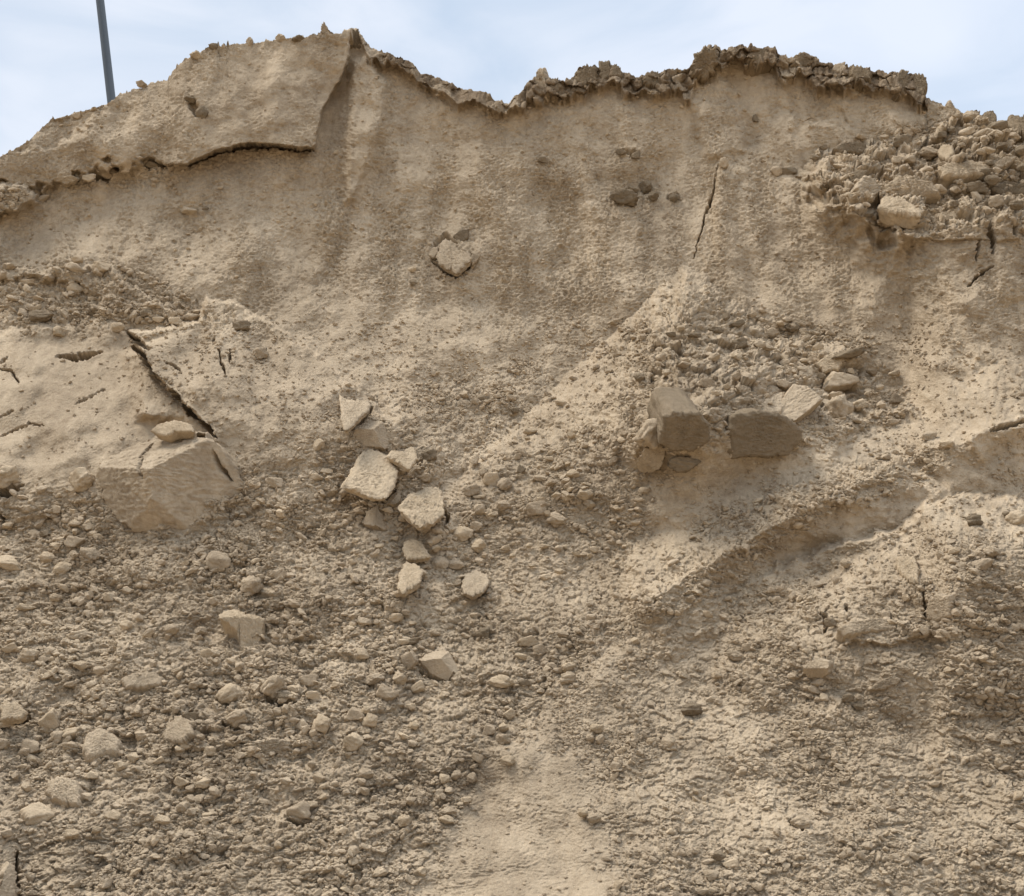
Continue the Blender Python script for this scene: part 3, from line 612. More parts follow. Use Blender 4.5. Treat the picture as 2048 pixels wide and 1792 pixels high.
# plate stuck on the upper face
plate([(871, 508), (880, 488), (890, 474), (902, 490), (918, 498), (938, 504), (944, 514), (928, 530), (912, 544), (896, 536), (876, 526)], .06, "loose plate of pale sand hanging on the steep face, outlined by dark cracks", tilt=(0, .12), lift=.05, nz=.04, bury=.02, jit=.025, K=34)
plate([(856, 510), (864, 494), (876, 492), (874, 506), (866, 516)], .05, "small flake at the left tip of the hanging plate", tilt=(-.1, -.1), lift=.04, nz=.04, bury=.02)
plate([(906, 470), (922, 458), (938, 456), (936, 474), (926, 484), (912, 484)], .08, "small chunk above the upper right of the hanging plate", tilt=(-.1, -.3), tone='d', nz=.06, bury=.1)
plate([(940, 516), (946, 504), (962, 508), (954, 522), (944, 530)], .05, "pointed flake at the right tip of the hanging plate", tilt=(.1, -.1), lift=.03, nz=.05, bury=.03)
# rubble in the lower left
plate([(838, 1320), (852, 1302), (872, 1294), (888, 1292), (904, 1308), (922, 1340), (918, 1346), (906, 1340), (896, 1354), (866, 1344), (848, 1330)], .18, "largest angular rock of the lower middle with a pale top and dark front face", tilt=(0, -.2), facets=((-.2, .75, .36), (.8, .2, .34), (-.2, -.9, .34)), nz=.03, jit=.012, bury=.25, K=34, name="sand_block", cat="sand block")
plate([(440, 1250), (446, 1222), (470, 1208), (500, 1230), (530, 1238), (516, 1262), (496, 1280), (476, 1276), (470, 1256)], .14, "pale-topped slab with a dark undercut end, by itself in the left rubble", tilt=(-.1, .1), lift=.02, facets=((.1, .5, .28), (.4, -.9, .34)), tone='p', nz=.06, bury=.2, K=34)
plate([(160, 1500), (168, 1464), (196, 1450), (224, 1458), (246, 1478), (240, 1504), (214, 1506), (190, 1514), (172, 1514)], .13, "largest broad boulder at lower left with small clods against its left side", tilt=(0, .1), dome=.12, nz=.05, bury=.25, edge=.6, jit=.02, K=34, name="sand_block", cat="sand block")
plate([(84, 1580), (94, 1556), (122, 1546), (156, 1558), (166, 1590), (160, 1612), (130, 1606), (100, 1596)], .12, "wide half buried boulder with a shadowed right edge at far lower left", dome=.1, nz=.06, bury=.3, edge=.6, name="sand_block", cat="sand block")
plate([(0, 1410), (12, 1400), (36, 1402), (56, 1424), (40, 1436), (14, 1436), (0, 1440)], 0.055, "flat slab over a black gap at the left edge of the lower rubble", tilt=(0, .3), lift=0.1, tone='p', nz=.05, bury=0)
plate([(484, 1500), (500, 1482), (540, 1474), (590, 1480), (584, 1498), (556, 1508), (530, 1522), (500, 1518)], .09, "long low lump with a dark front in the lower left rubble", tilt=(0, -.25), nz=.08, bury=.3, edge=.6, jit=.04, name="sand_block", cat="sand block")
plate([(240, 1356), (262, 1344), (306, 1342), (330, 1354), (318, 1368), (280, 1372), (252, 1372)], .07, "smooth flat-topped slab half buried among the left crumbs", tilt=(0, .2), nz=.04, bury=.2)
plate([(320, 1470), (336, 1440), (362, 1424), (380, 1440), (384, 1466), (360, 1480), (340, 1482)], .08, "smooth sloping slab left of the dark split clod", tilt=(-.1, .15), nz=.05, bury=.2)
plate([(1790, 1124), (1796, 1110), (1812, 1106), (1832, 1114), (1838, 1136), (1836, 1160), (1820, 1158), (1800, 1142)], .08, "pale pitted slab standing on the slope of the right mound", tilt=(-.1, .05), lift=.03, tone='p', nz=.07, bury=.08)
plate([(1606, 1346), (1612, 1328), (1636, 1316), (1660, 1324), (1656, 1346), (1640, 1358), (1616, 1356)], .14, "rounded boulder with a dark front on the right lower slope", tilt=(0, -.2), facets=((0, -.9, .3), (0, .6, .42)), nz=.05, bury=.25, edge=.5, name="sand_block", cat="sand block")
plate([(1736, 1380), (1752, 1364), (1772, 1356), (1790, 1348), (1802, 1356), (1796, 1368), (1764, 1380)], .08, "dark splintered chunk with a pale tip on the right lower slope", tilt=(.1, -.2), nz=.08, bury=.15, name="sand_block", cat="sand block")
plate([(1676, 1254), (1700, 1240), (1760, 1234), (1800, 1238), (1796, 1258), (1740, 1262), (1690, 1268)], .09, "long overhanging ledge slab on the right slope", tilt=(0, -.1), nz=.06, bury=.3, jit=.03)
plate([(1850, 1240), (1852, 1200), (1870, 1186), (1900, 1190), (1898, 1232), (1872, 1246)], .09, "upright smooth slab right of a long dark crack on the right slope", tilt=(-.1, .1), nz=.05, bury=.25)
plate([(20, 1795), (10, 1740), (22, 1716), (36, 1730), (40, 1800), (-30, 1830), (-60, 1760)], .14, "tall smooth block cut by the left edge at the bottom", tilt=(-.2, 0), nz=.04, bury=.3, name="sand_block", cat="sand block")
# shelf at upper right
plate([(1755, 414), (1766, 388), (1790, 384), (1812, 398), (1846, 418), (1840, 428), (1806, 424), (1780, 420)], .10, "pale triangular slab jutting from the edge of the upper right shelf", tilt=(-.1, .15), lift=.02, tone='p', nz=.05, bury=.05)
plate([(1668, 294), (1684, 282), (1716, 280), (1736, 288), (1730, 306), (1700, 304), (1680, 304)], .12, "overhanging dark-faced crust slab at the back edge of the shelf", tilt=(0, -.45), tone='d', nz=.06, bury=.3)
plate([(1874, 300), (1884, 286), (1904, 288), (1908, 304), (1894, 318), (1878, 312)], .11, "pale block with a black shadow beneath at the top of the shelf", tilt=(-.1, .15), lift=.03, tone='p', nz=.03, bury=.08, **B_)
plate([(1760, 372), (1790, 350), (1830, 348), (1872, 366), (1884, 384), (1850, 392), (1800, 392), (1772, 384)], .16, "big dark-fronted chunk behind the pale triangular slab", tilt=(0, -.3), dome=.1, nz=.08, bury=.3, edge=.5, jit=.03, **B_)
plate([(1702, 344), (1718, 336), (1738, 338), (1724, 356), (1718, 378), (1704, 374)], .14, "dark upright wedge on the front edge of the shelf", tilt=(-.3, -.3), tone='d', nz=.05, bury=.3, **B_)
plate([(1716, 366), (1732, 346), (1756, 356), (1762, 378), (1752, 398), (1722, 402)], .14, "steep chunk between the dark upright wedge and the pale triangular slab", tilt=(-.1, 0), nz=.06, bury=.3, **B_)
plate([(1876, 332), (1900, 322), (1950, 318), (1984, 326), (1970, 344), (1920, 350), (1890, 346)], .09, "long pale plate in the middle of the upper right shelf", tilt=(0, .2), tone='p', lift=.03, nz=.06, bury=.15)
rock(1948, 358, 62, 28, "ad", "dark hollow-fronted chunk below the long pale plate", cat="sand block", name="sand_block", out=.35, seed=4)
plate([(1980, 330), (2010, 312), (2036, 310), (2020, 326), (1996, 336)], .06, "thin slanting plate at the right end of the shelf", tilt=(.1, .0), lift=.02, nz=.06, bury=.1)
plate([(1862, 434), (1876, 424), (1912, 420), (1918, 432), (1890, 440), (1866, 444)], .09, "low dark slab at the lower lip of the shelf", tilt=(0, -.2), nz=.08, bury=.2)
plate([(1984, 372), (2010, 360), (2050, 366), (2080, 372), (2050, 386), (2000, 384)], .10, "dark ledge of broken plates at the right edge of the shelf", tilt=(0, -.2), tone='d', nz=.09, bury=.2)

# --- blocks of crust standing on the crest (their tops make the skyline)
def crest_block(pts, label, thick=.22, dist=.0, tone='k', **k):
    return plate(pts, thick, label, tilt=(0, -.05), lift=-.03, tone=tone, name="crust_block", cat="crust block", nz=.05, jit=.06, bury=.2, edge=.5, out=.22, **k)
crest_block([(640, 66), (642, 46), (647, 42), (654, 54), (662, 66), (652, 74)], "thin pale spike on the left end of the summit", .10, tone='s')
crest_block([(683, 80), (690, 60), (700, 53), (716, 54), (726, 70), (738, 90), (722, 100), (700, 96)], "dark brown lump at the very summit of the bank")
crest_block([(1052, 192), (1060, 168), (1072, 140), (1084, 130), (1090, 136), (1088, 150), (1096, 172), (1090, 196), (1070, 198)], "leaning pale fin of crust beside the notch in the crest", .16, tone='s')
crest_block([(1146, 166), (1150, 140), (1166, 128), (1192, 124), (1195, 160), (1170, 172)], "broad dark crust block left of the square topped block")
crest_block([(1198, 152), (1198, 119), (1221, 119), (1222, 150), (1210, 162)], "square topped crust block on the crest right of the notch", .14)
crest_block([(1223, 152), (1224, 128), (1232, 124), (1242, 134), (1246, 152)], "small rounded crust block just right of the square topped block", .14)
crest_block([(1098, 176), (1100, 156), (1116, 152), (1118, 164), (1128, 172), (1114, 182)], "low crust block right of the leaning pale fin", .14)
crest_block([(1284, 164), (1292, 142), (1310, 138), (1326, 146), (1330, 164), (1306, 172)], "squat dark crust block midway between square block and right summit", .14)
crest_block([(1380, 150), (1386, 120), (1398, 100), (1412, 90), (1432, 96), (1438, 116), (1430, 146), (1404, 162)], "large crust block at the left end of the right summit", .2)
crest_block([(1496, 116), (1498, 98), (1522, 94), (1550, 100), (1552, 116), (1524, 124)], "long flat dark crust block on top of the right summit", .16)
crest_block([(1552, 122), (1558, 110), (1572, 107), (1578, 118), (1568, 128)], "small pale crust block right of the long flat one", .12, tone='s')
crest_block([(1582, 130), (1594, 106), (1606, 101), (1622, 112), (1632, 122), (1614, 134)], "peaked crust block midway along the right summit", .16)
crest_block([(1662, 138), (1670, 126), (1690, 122), (1694, 136), (1680, 146)], "low pale crust block right of the peaked block", .12, tone='s')
crest_block([(1698, 144), (1704, 128), (1724, 130), (1744, 140), (1740, 156), (1714, 158)], "dark crust block on the descending right crest", .14)
crest_block([(1788, 168), (1796, 144), (1808, 133), (1820, 140), (1818, 176), (1800, 188)], "upright crust block, inner one of a pair at the right drop", .16)
crest_block([(1822, 176), (1826, 142), (1846, 143), (1855, 152), (1852, 186), (1836, 196)], "upright crust block, outer one at the right drop of the crest", .18)
crest_block([(1892, 224), (1896, 204), (1900, 195), (1908, 208), (1916, 220), (1904, 232)], "pointed pale stone spike below the right drop of the crest", .12, tone='s')
crest_block([(1964, 246), (1966, 224), (1982, 216), (1996, 228), (1994, 250), (1976, 256)], "rounded dark clod on the skyline far right", .16)
crest_block([(2010, 256), (2018, 226), (2034, 228), (2060, 226), (2080, 250), (2040, 264)], "dark clod cut by the right edge on the skyline", .18)
crest_block([(1924, 236), (1934, 220), (1952, 216), (1962, 226), (1954, 240), (1936, 246)], "pale flat clod on the skyline between spike and dark clod", .14, tone='s')

# --- single clods, each at its place
ROCKS = [
 (167, 964, 54, 50, 'cp', "pale pitted round clod against the left side of the largest cracked block"),
 (12, 956, 62, 46, 'cp', "pale boulder cut by the left edge, with a black gap under it"),
 (90, 1068, 22, 14, 'ad', "small dark clod below the pale pitted round clod"),
 (98, 1117, 36, 26, 'rp', "pale rounded clod, upper of a close pair at far left"),
 (125, 1138, 40, 28, 'ap', "pale angular clod, lower of a close pair at far left"),
 (18, 1131, 60, 34, 'rp', "wide pale clod at the left edge beside the close pair"),
 (183, 1112, 40, 34, 'cs', "tan clod with dark underside right of the close pair"),
 (150, 1085, 44, 24, 'as', "flat tan clod above the close pair of pale clods"),
 (438, 1124, 52, 44, 'as', "angular clod with dark lower right side, below the largest cracked block"),
 (503, 1172, 48, 38, 'cs', "crumbly tan clod in the rubble left of the middle debris run"),
 (550, 966, 40, 26, 'as', "leaning flat clod below the right slumped slab"),
 (633, 955, 30, 18, 'ap', "small pale chip left of the largest pale slab"),
 (237, 656, 26, 20, 'ap', "pale chip standing on the upper edge of the left slumped slab"),
 (120, 666, 30, 22, 'cp', "pale clod on the upper edge of the far left slumped slab"),
 (521, 709, 34, 30, 'cs', "tan clod on the right slumped slab near its sloping edge"),
 (484, 653, 38, 22, 'cd', "dark flat clod near the top of the right sloping edge"),
 (82, 636, 60, 32, 'cd', "dark crumbling lump above the far left slumped slab"),
 (290, 626, 22, 20, 'ad', "small dark clod left of the row of clods on the terrace"),
 (318, 640, 26, 14, 'ap', "pale flat clod starting the row of clods on the terrace"),
 (352, 644, 36, 18, 'ap', "pale flat clod with black shadow, middle of the terrace row"),
 (384, 634, 34, 16, 'as', "slanting clod ending the row of clods on the terrace"),
 (204, 536, 42, 26, 'ap', "pale block sitting on the rim of the left terrace"),
 (150, 537, 44, 20, 'as', "flat clod on the terrace rim left of the pale block"),
 (152, 578, 34, 28, 'ap', "pale block half way down below the terrace rim"),
 (20, 535, 34, 14, 'cs', "flat clod at the left end of the terrace rim"),
 (214, 346, 46, 24, 'as', "dark clod jammed in the left end of the upper open crack"),
 (180, 358, 26, 20, 'ap', "small pale clod left of the jammed dark clod"),
 (143, 361, 32, 18, 'cs', "low clod at the far left of the upper open crack"),
 (300, 330, 40, 16, 'ad', "flat dark clod in the middle of the upper open crack"),
 (404, 226, 26, 32, 'rd', "smooth dark clod set in the upper left slope"),
 (379, 198, 26, 18, 'cd', "dark broken clod above the smooth dark one on the upper left slope"),
 (380, 424, 34, 18, 'cs', "clod on the small ledge under the upper left slope"),
 (412, 419, 14, 10, 'rd', "tiny dark clod right of the small ledge"),
 (598, 77, 30, 14, 'cd', "low dark clod on the skyline left of the summit spike"),
 (562, 77, 24, 16, 'cs', "pale clod bump on the skyline, second from the summit spike"),
 (500, 84, 16, 18, 'cs', "small knob on the skyline above the smooth upper slope"),
 (427, 93, 18, 14, 'cd', "small dark knob on the left skyline shoulder"),
 (394, 110, 28, 20, 'cp', "pale clod on the steep step of the left skyline"),
 (283, 168, 22, 14, 'as', "small pointed clod on the left skyline right of the pole"),
 (153, 230, 18, 16, 'as', "small pointed clod on the skyline left of the pole"),
 (1249, 399, 58, 38, 'cd', "widest dark clod of the row stuck high on the steep face"),
 (1292, 377, 32, 30, 'cd', "dark clod above the middle of the row high on the steep face"),
 (1306, 396, 22, 22, 'rd', "small dark clod in the middle of the row high on the steep face"),
 (1348, 397, 26, 18, 'ad', "black shadowed clod at the right end of the high row"),
 (1240, 308, 26, 14, 'cd', "dark clod in the upper small ledge of the steep face"),
 (1272, 314, 20, 18, 'rd', "round clod at the right end of the upper small ledge"),
 (1086, 322, 22, 14, 'ad', "dark clod at the left end of the upper small ledge"),
 (824, 540, 20, 12, 'ap', "pale chip on the steep face left of the hanging plate"),
 (827, 566, 16, 14, 'rd', "round dark pebble on the steep face below a pale chip"),
 (1510, 238, 12, 18, 'ad', "single dark chip high on the right steep face"),
 (1576, 344, 40, 20, 'ad', "dark clod on the thin rim left of the shelf"),
 (1552, 343, 24, 26, 'as', "leaning clod at the bend of the thin rim left of the shelf"),
 (1446, 330, 22, 24, 'cs', "tan clod at the left end of the thin rim"),
 (1802, 287, 44, 28, 'cd', "round dark clod at the back edge of the shelf"),
 (1858, 308, 48, 26, 'cs', "chunk left of the pale block with black shadow on the shelf"),
 (1938, 236, 28, 24, 'rs', "smooth clod under the pale flat skyline clod at far right"),
 (1994, 258, 42, 30, 'rd', "smooth dark brown boulder below the far right skyline"),
 (1930, 266, 28, 16, 'as', "slanting clod under the smooth clod near the right skyline"),
 (1960, 268, 30, 14, 'as', "slanting clod left of the smooth dark brown boulder"),
 (1806, 379, 18, 16, 'rp', "tiny round pale clod on the pale triangular slab"),
 (1628, 318, 20, 18, 'cd', "dark clod at the left front corner of the shelf"),
 (1646, 296, 16, 14, 'ad', "black chip at the back left corner of the shelf"),
 (1478, 688, 34, 24, 'cd', "dark clod in the hollow below the fan of loose sand"),
 (1522, 694, 54, 24, 'cs', "wide tan clod right of the dark hollow on the heap"),
 (1432, 661, 32, 18, 'cd', "dark flat clod on the lower fan of loose sand"),
 (1474, 648, 34, 16, 'ad', "dark angular clod near the right edge of the fan"),
 (1452, 634, 16, 20, 'ad', "small upright dark clod near the right edge of the fan"),
 (1585, 655, 30, 22, 'cd', "isolated dark clod right of the fan of loose sand"),
 (1543, 667, 40, 20, 'as', "low clod left of the isolated dark clod"),
 (1388, 672, 34, 14, 'cd', "slanting dark clod on the left of the fan"),
 (1280, 757, 30, 24, 'rd', "smooth dark clod at the left foot of the rubble heap"),
 (1230, 645, 32, 14, 'cs', "low clod at the left edge of the fan"),
 (1414, 769, 40, 26, 'as', "cracked flat clod in the middle of the rubble heap"),
 (1565, 769, 26, 18, 'as', "small block on the left shoulder of the pyramid block"),
 (1718, 811, 34, 24, 'cp', "pale twisted clod at the right foot of the rubble heap"),
 (1790, 800, 24, 26, 'ad', "dark broken clod right of the rubble heap"),
 (1668, 794, 38, 24, 'cp', "pale crumbling clod below the angular undercut block"),
 (1856, 874, 38, 24, 'as', "three-sided clod on the crest of the right sand ridge"),
 (1893, 889, 34, 16, 'cp', "pale clod with black hole on the crest of the right ridge"),
 (1818, 905, 20, 16, 'cs', "small clod on the right ridge left of the three-sided one"),
 (1945, 1044, 34, 28, 'cd', "dark split clod on the round mound at right"),
 (2030, 1040, 40, 32, 'rp', "smooth pale clod on the mound at the right edge"),
 (2012, 1028, 16, 12, 'ad', "small dark chip beside the smooth pale clod on the mound"),
 (1982, 1104, 34, 22, 'cs', "tan clod on the lower flank of the right mound"),
 (1960, 1130, 44, 22, 'as', "flat clod lowest on the flank of the right mound"),
 (1690, 1128, 22, 18, 'cs', "rounded clod left of the pale pitted slab"),
 (853, 957, 26, 22, 'cs', "faceted clod right of the largest pale slab"),
 (860, 912, 34, 26, 'cd', "dark hollow clod right of the wedge shaped slab"),
 (984, 961, 42, 36, 'ap', "faceted clod with a dark cut face, topmost of the centre pile"),
 (1010, 971, 34, 30, 'rs', "smooth clod touching the right of the faceted one in the centre pile"),
 (1006, 1012, 36, 26, 'rs', "smooth egg shaped clod in the lower centre pile"),
 (958, 1021, 28, 26, 'rs', "round clod left of the egg shaped one in the centre pile"),
 (966, 945, 18, 20, 'as', "small upright clod on top left of the centre pile"),
 (949, 922, 22, 24, 'rs', "rounded clod alone above the centre pile"),
 (943, 982, 36, 26, 'cs', "low clod at the left side of the centre pile"),
 (982, 1031, 24, 13, 'ap', "bright pale chip under the egg shaped clod"),
 (951, 1054, 32, 24, 'cs', "clod below the round one in the centre pile"),
 (925, 1069, 48, 34, 'ap', "pale flat clod left below the centre pile"),
 (958, 1094, 32, 28, 'rp', "round clod at the foot of the centre pile"),
 (870, 1082, 26, 20, 'rp', "small round pale clod right of the ribbed slab, upper of two"),
 (872, 1098, 24, 17, 'rp', "small oval pale clod right of the ribbed slab, lower of two"),
 (880, 1128, 40, 32, 'as', "angular clod right of the lowest pale slab"),
 (912, 1130, 36, 20, 'as', "flat clod between the angular clod and the half buried slab"),
 (1169, 990, 36, 28, 'rp', "pale round clod, upper of a pair right of the centre pile"),
 (1180, 1010, 34, 18, 'cs', "low clod, lower of a pair right of the centre pile"),
 (1113, 1040, 46, 34, 'cs', "broad half buried clod below the pair right of the centre"),
 (1072, 1018, 50, 34, 'as', "broad faceted clod right of the egg shaped clod"),
 (1146, 950, 30, 22, 'rp', "pale clod above the upper round clod of the right pair"),
 (1080, 957, 32, 14, 'as', "flat clod right of the topmost centre pile"),
 (1042, 940, 20, 20, 'ad', "small dark clod between centre pile and flat clod"),
 (1098, 918, 26, 10, 'ap', "thin pale plate above the flat clod in the centre"),
 (1060, 863, 32, 16, 'ap', "pale topped clod alone in the upper centre talus"),
 (1054, 878, 14, 10, 'rp', "tiny pale clod under the pale topped one"),
 (964, 797, 30, 18, 'ad', "dark underside clod alone in the upper centre talus"),
 (1030, 822, 20, 14, 'cd', "small dark clod right below the dark underside clod"),
 (53, 1215, 40, 16, 'ap', "pale pointed chip near the left edge above the lower rubble"),
 (254, 1251, 26, 20, 'rp', "small pale clod standing in the left rubble"),
 (160, 1271, 46, 22, 'cs', "flat tan clod with dark front left of the small pale clod"),
 (421, 1308, 42, 24, 'ap', "pale curved clod below the pale-topped slab"),
 (62, 1312, 40, 32, 'cs', "squarish clod near the left edge of the lower rubble"),
 (10, 1450, 40, 12, 'ap', "sliver under the flat slab at the left edge"),
 (100, 1443, 40, 52, 'ap', "tall pale clod standing right of the flat slab over a gap"),
 (147, 1468, 46, 28, 'rp', "pale oval clod leaning on the largest broad boulder"),
 (118, 1476, 30, 28, 'rs', "round tan clod left of the pale oval one"),
 (60, 1496, 40, 34, 'as', "five-sided clod below the tall pale clod"),
 (141, 1492, 36, 18, 'cs', "low clod under the pale oval one"),
 (283, 1470, 30, 24, 'rp', "pale clod by itself right of the largest broad boulder"),
 (374, 1492, 34, 16, 'ap', "pale chip at the lower end of the smooth sloping slab"),
 (380, 1434, 36, 22, 'ad', "dark angular clod at the head of the smooth sloping slab"),
 (462, 1390, 54, 42, 'rp', "bright pale boulder in the lower left rubble"),
 (474, 1436, 52, 36, 'cs', "wide clod with black gap under it, below the bright pale boulder"),
 (546, 1374, 60, 46, 'cs', "big crumbling boulder with black hollow at its foot"),
 (570, 1394, 34, 22, 'cd', "dark clod tucked under the big crumbling boulder"),
 (616, 1361, 44, 26, 'as', "flat clod right of the big crumbling boulder, upper of two"),
 (627, 1391, 34, 20, 'ap', "pale flat clod right of the big crumbling boulder, lower of two"),
 (645, 1448, 48, 42, 'rp', "pale faceted boulder, right one of a touching pair"),
 (607, 1452, 32, 28, 'as', "smaller clod, left one of a touching pair"),
 (626, 1466, 18, 16, 'rp', "tiny clod wedged under the touching pair"),
 (80, 1628, 62, 40, 'rp', "loaf shaped pale boulder at far lower left"),
 (600, 1622, 54, 42, 'as', "block with black undercut at the bottom of the left rubble"),
 (820, 1322, 38, 40, 'as', "upright clod leaning on the left of the largest angular rock"),
 (798, 1358, 34, 34, 'rp', "pale rounded clod below the upright leaning clod"),
 (836, 1375, 36, 26, 'ap', "pale wedge clod right of the pale rounded one"),
 (775, 1386, 52, 38, 'as', "dark-fronted faceted clod left of the pale wedge clod"),
 (748, 1358, 44, 24, 'cs', "brown crumbly clod above the dark-fronted faceted clod"),
 (726, 1308, 32, 22, 'rp', "pale oval clod left of the upright leaning clod"),
 (820, 1283, 48, 16, 'ad', "dark flat clod above the largest angular rock"),
 (1056, 1284, 50, 24, 'ap', "pale flat-topped stone of the stacked pair right of the angular rock"),
 (1079, 1299, 34, 22, 'as', "darker stone under the right end of the flat-topped stone"),
 (1042, 1312, 26, 14, 'ap', "pale crumbs lump under the stacked pair of stones"),
 (1136, 1335, 38, 24, 'rp', "pale clod, upper of two right of the stacked pair"),
 (1136, 1359, 38, 30, 'cs', "crumbling clod, lower of two right of the stacked pair"),
 (1003, 1364, 56, 28, 'rp', "smooth long pale boulder below the stacked pair of stones"),
 (1050, 1366, 28, 14, 'ad', "dark clod right of the smooth long pale boulder"),
 (978, 1461, 30, 28, 'as', "faceted clod, largest of the trio above the smooth sand tongue"),
 (1006, 1478, 34, 24, 'cs', "clod, lower right of the trio above the smooth sand tongue"),
 (1006, 1455, 24, 20, 'rp', "round clod, upper right of the trio above the smooth sand tongue"),
 (1018, 1428, 26, 24, 'ap', "upright pale chip above the trio of clods"),
 (1016, 1521, 34, 22, 'rp', "pale clod at the upper end of the smooth sand tongue"),
 (955, 1515, 26, 18, 'as', "small clod left of the pale clod on the tongue"),
 (711, 1430, 46, 30, 'as', "triangular dark-fronted clod in the lower middle rubble"),
 (742, 1441, 36, 32, 'rp', "pale clod right of the triangular dark-fronted one"),
 (706, 1486, 46, 38, 'cp', "pale boulder with shadowed underside below the triangular clod"),
 (733, 1420, 24, 18, 'rp', "small pale clod above the pale clod in the lower middle rubble"),
 (829, 1451, 26, 18, 'rp', "round clod alone right of the lower middle rubble"),
 (912, 1551, 24, 20, 'rs', "round clod, right one of a pair left of the tongue"),
 (889, 1558, 24, 20, 'rp', "bright pale clod, left one of a pair left of the tongue"),
 (944, 1556, 22, 22, 'rs', "clod on the left border of the smooth sand tongue"),
 (933, 1600, 26, 13, 'rp', "flat oval clod beside the left border of the tongue"),
 (898, 1623, 34, 18, 'rs', "smooth oval clod, upper of two low beside the tongue"),
 (892, 1639, 34, 18, 'rp', "pale oval clod, lower of two low beside the tongue"),
 (1166, 1625, 26, 22, 'rp', "pale clod, left one of a pair alone right of the tongue"),
 (1185, 1636, 32, 24, 'rs', "larger tan clod, right one of a pair alone right of the tongue"),
 (1193, 1456, 28, 22, 'ap', "pale clod, top of the little triangle of clods right of the tongue"),
 (1181, 1476, 20, 18, 'rs', "left foot of the little triangle of clods right of the tongue"),
 (1199, 1479, 24, 20, 'rs', "right foot of the little triangle of clods right of the tongue"),
 (746, 1636, 34, 22, 'cs', "flat clod in the low middle rubble left of the tongue"),
 (809, 1642, 30, 24, 'cp', "pale crumbling clod right of the flat clod in the low rubble"),
 (761, 1746, 30, 22, 'rp', "pale clod near the bottom at the foot of the left rubble"),
 (1336, 1488, 34, 28, 'cs', "tan clod right of the little triangle of clods"),
 (966, 1268, 32, 28, 'cd', "dark crumbly clod left above the stacked pair of stones"),
 (1382, 1420, 48, 26, 'cd', "dark-fronted clod alone on the right lower slope"),
 (1716, 1414, 22, 12, 'ad', "black sliver chip on the right lower slope"),
 (1694, 1396, 26, 18, 'cd', "dark pitted clod just above the black sliver chip"),
 (1462, 1728, 36, 20, 'ap', "pale chip near the bottom right of the tongue"),
 (1422, 1750, 34, 22, 'rs', "rounded clod left of the pale chip near the bottom"),
 (1436, 1712, 28, 18, 'cd', "dark crumbs clod above the pale chip near the bottom"),
 (1602, 1645, 44, 24, 'cs', "low clod over a dark slit on the lower right slope"),
 (1470, 1312, 36, 22, 'cs', "broken clod at the left end of the right rubble slope"),
 (1436, 1350, 30, 16, 'ap', "pale split chip left below the broken clod"),
 (1660, 1245, 26, 20, 'ad', "dark hole-like clod at the left of the long ledge slab"),
]
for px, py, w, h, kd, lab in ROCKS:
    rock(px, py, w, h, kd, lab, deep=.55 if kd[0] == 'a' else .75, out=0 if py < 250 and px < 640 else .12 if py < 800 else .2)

# --- further clods, too alike to tell apart, by where they lie
ZONES = [
 ("small tan clod among the coarse rubble of the lower left slope", "clods strewn over the lower left slope", [(0, 1200), (700, 1180), (900, 1280), (760, 1600), (0, 1700)], 44, 18, 34),
 ("small clod lying between the pale slabs and the centre pile", "clods round the middle debris run", [(640, 980), (1180, 900), (1200, 1120), (880, 1240), (660, 1200)], 26, 15, 24),
 ("small broken chunk in the rubble heap above the dark-faced blocks", "chunks on the rubble heap", [(1290, 690), (1480, 600), (1780, 720), (1800, 800), (1620, 760), (1300, 790)], 24, 15, 26),
 ("small plate of crust among the rubble on the upper right shelf", "plates on the upper right shelf", [(1900, 262), (2046, 270), (2046, 420), (1880, 410), (1780, 330)], 30, 18, 46),
]
for lab, grp, poly, n_, a_, b_ in ZONES:
    p_ = np.array(poly, float); got = 0; taken = [(r_[0], r_[1], max(r_[2], r_[3]) / 2) for r_ in ROCKS] + PLATES
    for _ in range(6000):
        if got >= n_: break
        x, y = rng.uniform(p_[:, 0].min(), p_[:, 0].max()), rng.uniform(p_[:, 1].min(), p_[:, 1].max())
        if polysdf(np.array([x]), np.array([y]), poly)[0] < 0: continue
        w = rng.uniform(a_, b_)
        if any((x - q[0]) ** 2 + (y - q[1]) ** 2 < (w / 2 + q[2] + 3) ** 2 for q in taken): continue
        taken.append((x, y, w / 2)); got += 1
        rock(x, y, w, w * rng.uniform(.5, .85), random.choice('aac') + random.choice('ssds' if y < 600 else 'spsd' if y < 900 else 'spsp'), lab, group=grp, deep=.7, out=.42)

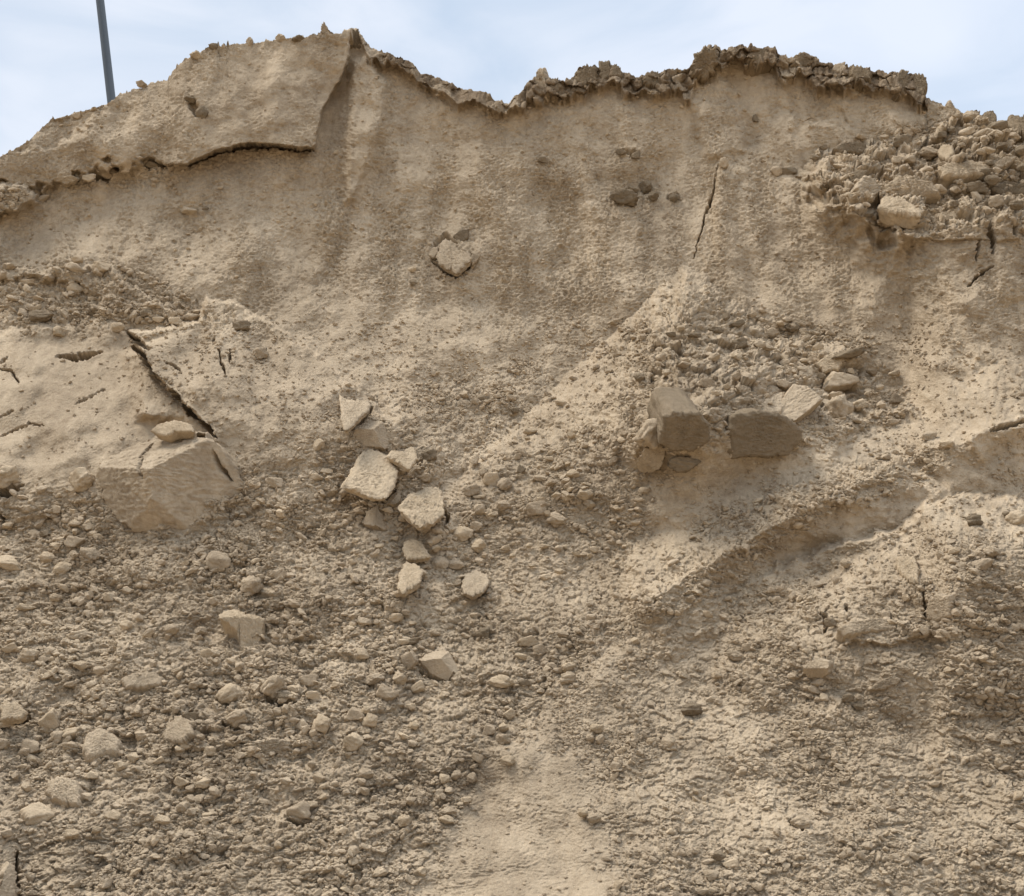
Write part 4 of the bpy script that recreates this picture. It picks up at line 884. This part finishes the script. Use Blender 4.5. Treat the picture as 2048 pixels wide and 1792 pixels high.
# --- loose crumbs nobody could count: one mesh
def crumbs(n):
    jj = np.searchsorted(colx, -40), np.searchsorted(colx, 2090)
    dens = RG * (.10 + 1.1 * np.clip(patch * 1.5 - .3, 0, 1)) * np.clip(.55 + 1.3 * fbm(XW * 3.4, SW * 4.2, 97, 3), .08, 1.6) * np.clip(1 - LIP, 0, 1) + .03
    dens = np.where(RG < .12, dens * .25, dens)
    dens = np.where((PY < 640) & (RG < .6), dens * .2, dens)
    cell = np.abs(np.gradient(PY, axis=0)) * np.gradient(colx)[None, :]
    w_ = (dens * cell)[40:NR - 12, jj[0]:jj[1]]; cdf = np.cumsum(w_.ravel()); pick = np.searchsorted(cdf, rng.random(n) * cdf[-1])
    ii, jx = np.unravel_index(pick, w_.shape); ii = ii + 40; jx = jx + jj[0]
    pos = V[ii, jx]; nn = Nn[ii, jx]; g_ = RG[ii, jx]
    u = rng.random(n); smin, smax = 3.2, 20.0; al = 2.25
    sz = (smin ** -al + u * (smax ** -al - smin ** -al)) ** (-1 / al)
    sz = np.where(g_ < .35, np.minimum(sz, 8), sz)
    dist = np.linalg.norm(pos - CAM, axis=1); r = sz * dist / F / 2
    verts, faces, mats = [], [], []; off = 0
    for big, sub in ((False, 1), (True, 2)):
        sel = np.where((sz > 8.5) == big)[0]
        lib = [chunk_verts(np.random.default_rng(500 + q), sub, 1, 80, .14 if big else .0, 5 if big else 0)[0] for q in range(14)]; f = ico(sub)[1]
        for q in range(14):
            k_ = sel[q::14]; m_ = len(k_)
            if not m_: continue
            e = rng.normal(size=(m_, 3, 3)); Q = np.linalg.qr(e)[0]
            vv_ = np.einsum('vk,mjk->mvj', lib[q], Q)
            sc = np.stack([1.0 + .5 * rng.random(m_), .75 + .25 * rng.random(m_), .55 + .45 * rng.random(m_)], -1)
            vv_ = vv_ * (sc * r[k_][:, None])[:, None, :]; th = rng.normal(0, .55, m_); ct, st2 = np.cos(th)[:, None], np.sin(th)[:, None]
            vv_ = np.stack([vv_[..., 0] * ct - vv_[..., 2] * st2, vv_[..., 1], vv_[..., 0] * st2 + vv_[..., 2] * ct], -1) + (pos[k_] + (nn[k_] * .5 + np.array([0, -.5, .1])) * (r[k_] * .35)[:, None])[:, None, :]
            verts.append(vv_.reshape(-1, 3)); nv = len(lib[q])
            faces.append((f[None] + (np.arange(m_) * nv)[:, None, None] + off).reshape(-1, 3)); off += m_ * nv
            mats.append(np.repeat((rng.random(m_) < .2).astype(np.int32), len(f)))
    v = np.concatenate(verts); f = np.concatenate(faces); mi = np.concatenate(mats)
    m = bpy.data.meshes.new("sand_crumbs"); m.vertices.add(len(v)); m.vertices.foreach_set('co', v.astype(np.float32).reshape(-1))
    m.loops.add(f.size); m.loops.foreach_set('vertex_index', f.reshape(-1).astype(np.int32))
    m.polygons.add(len(f)); m.polygons.foreach_set('loop_start', np.arange(0, f.size, 3, dtype=np.int32)); m.materials.append(SAND); m.materials.append(PALE_LIT)
    m.polygons.foreach_set('material_index', mi); m.polygons.foreach_set('use_smooth', np.zeros(len(f), bool)); m.update(calc_edges=True)
    o = bpy.data.objects.new("sand_crumbs", m); COL.objects.link(o); tag(o, "loose crumbs of tan sand scattered thickly over the whole bank", "sand crumbs", kind='stuff')
crumbs(80000)
